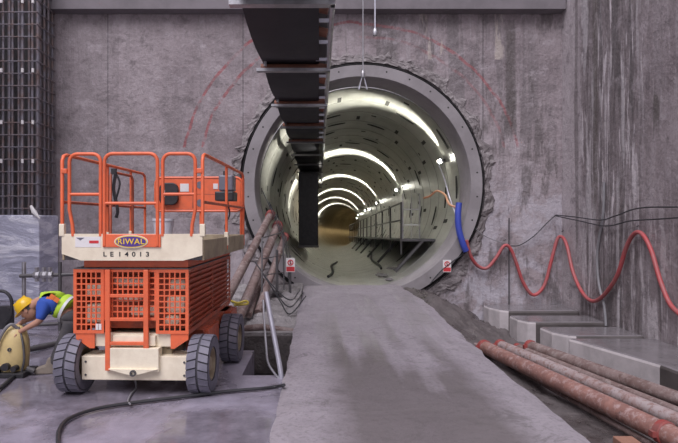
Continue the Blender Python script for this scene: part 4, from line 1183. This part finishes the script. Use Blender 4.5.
b = MB(); b.box((-.10,-.012,.09),(.09,.012,.155)); b.build('ridge', M['helmet'], hat, bevel=.02)
# clothing follows the body
skin('shirt', [chest, shL, shL.lerp(elL,.55), elL.lerp(wrL,.05), shR, shR.lerp(elR,.55), elR.lerp(wrR,.05), waist, neck0],
     [(0,1),(1,2),(2,3),(0,4),(4,5),(5,6),(0,7),(0,8)], [.140,.068,.066,.060,.068,.066,.060,.150,.095], M['shirt'], wr, 2)
skin('trousers', [hip, waist.lerp(hip,.35), hipL, kneeL, ankL, hipR, kneeR, ankR], [(0,1),(0,2),(2,3),(3,4),(0,5),(5,6),(6,7)],
     [.160,.150,.118,.082,.068,.118,.082,.068], M['trousers'], wr, 2)
ax_ = (chest-waist).normalized()
vest = skin('vest', [waist.lerp(hip,.35), waist, waist.lerp(chest,.5), chest, neck0.lerp(chest,.15), shL+Vector((.015,.03,.03)), shR+Vector((.015,-.03,.03))],
     [(0,1),(1,2),(2,3),(3,4),(3,5),(3,6)], [(.170,.170),(.180,.180),(.185,.185),(.180,.180),(.125,.125),.100,.100], M['hivis'], wr, 2)
def band(c, axis, r, w, mat, name, par, rx=1):
    o = MB().lathe([(r,-w/2),(r+.004,-w/2),(r+.004,w/2),(r,w/2)], (0,0,0), 'z', 32, closed=True).build(name, mat, par, smooth=True)
    o.location = c; o.rotation_euler = Vector(axis).to_track_quat('Z', 'Y').to_euler(); return o
band(waist.lerp(hip,.22), ax_, .168, .035, M['silver_tape'], 'reflective_band', wr)
b = MB()
for k in range(3):
    c0 = chest+Vector((.03+.05*k, -.165, -.0+.035*(k%2)+.04)); b.box((-.03,-.004,-.028),(.035,.004,.028), Matrix.Translation(c0) @ Matrix.Rotation(.6, 4, 'Y'))
b.build('orange_print', M['hivis_orange'], wr)
for nm, an, to in (('boot', ankL, toeL), ('boot', ankR, toeR)):
    d = to-an
    b = MB(); dd = Vector((d.x, d.y, 0)).normalized(); heel = Vector((an.x, an.y, 0))-dd*.06
    mx = Matrix.Translation(Vector((an.x, an.y, 0))) @ Matrix.Rotation(math.atan2(dd.y, dd.x), 4, 'Z')
    b.prism([(-.09,.0),(.20,.0),(.21,.04),(.17,.085),(.08,.11),(.05,.20),(-.08,.20),(-.095,.06)], 'y', -.05, .05)
    bmesh.ops.transform(b.bm, matrix=mx, verts=b.bm.verts)
    b.build(nm, M['boot'], wr, bevel=.02)

# ---------------------------------------------------------------- light and camera
w = bpy.data.worlds.new('World'); SC.world = w; w.use_nodes = True
bg = w.node_tree.nodes['Background']; bg.inputs[0].default_value = (.95,.90,1.0,1); bg.inputs[1].default_value = .68
s = bpy.data.lights.new('shaft_daylight', 'SUN'); s.energy = 2.3; s.angle = math.radians(40); s.color = (.98,.94,1)
o = bpy.data.objects.new('shaft_daylight', s); COL.objects.link(o)
o.rotation_euler = Vector((.28, .62, -1)).to_track_quat('-Z', 'Y').to_euler()

cam = bpy.data.cameras.new('camera'); co = bpy.data.objects.new('camera', cam); COL.objects.link(co)
cam.sensor_width = 36; cam.lens = 36*F/678; cam.clip_end = 300
cam.shift_x = (339-VX)/678; cam.shift_y = -(221.5-VY)/678
co.location = (0, 0, H); co.rotation_euler = (PI/2, 0, 0)
SC.camera = co
SC.view_settings.view_transform = 'Standard'; SC.view_settings.look = 'None'; SC.view_settings.gamma = 1
SC.view_settings.use_curve_mapping = False; SC.view_settings.exposure = 0.32
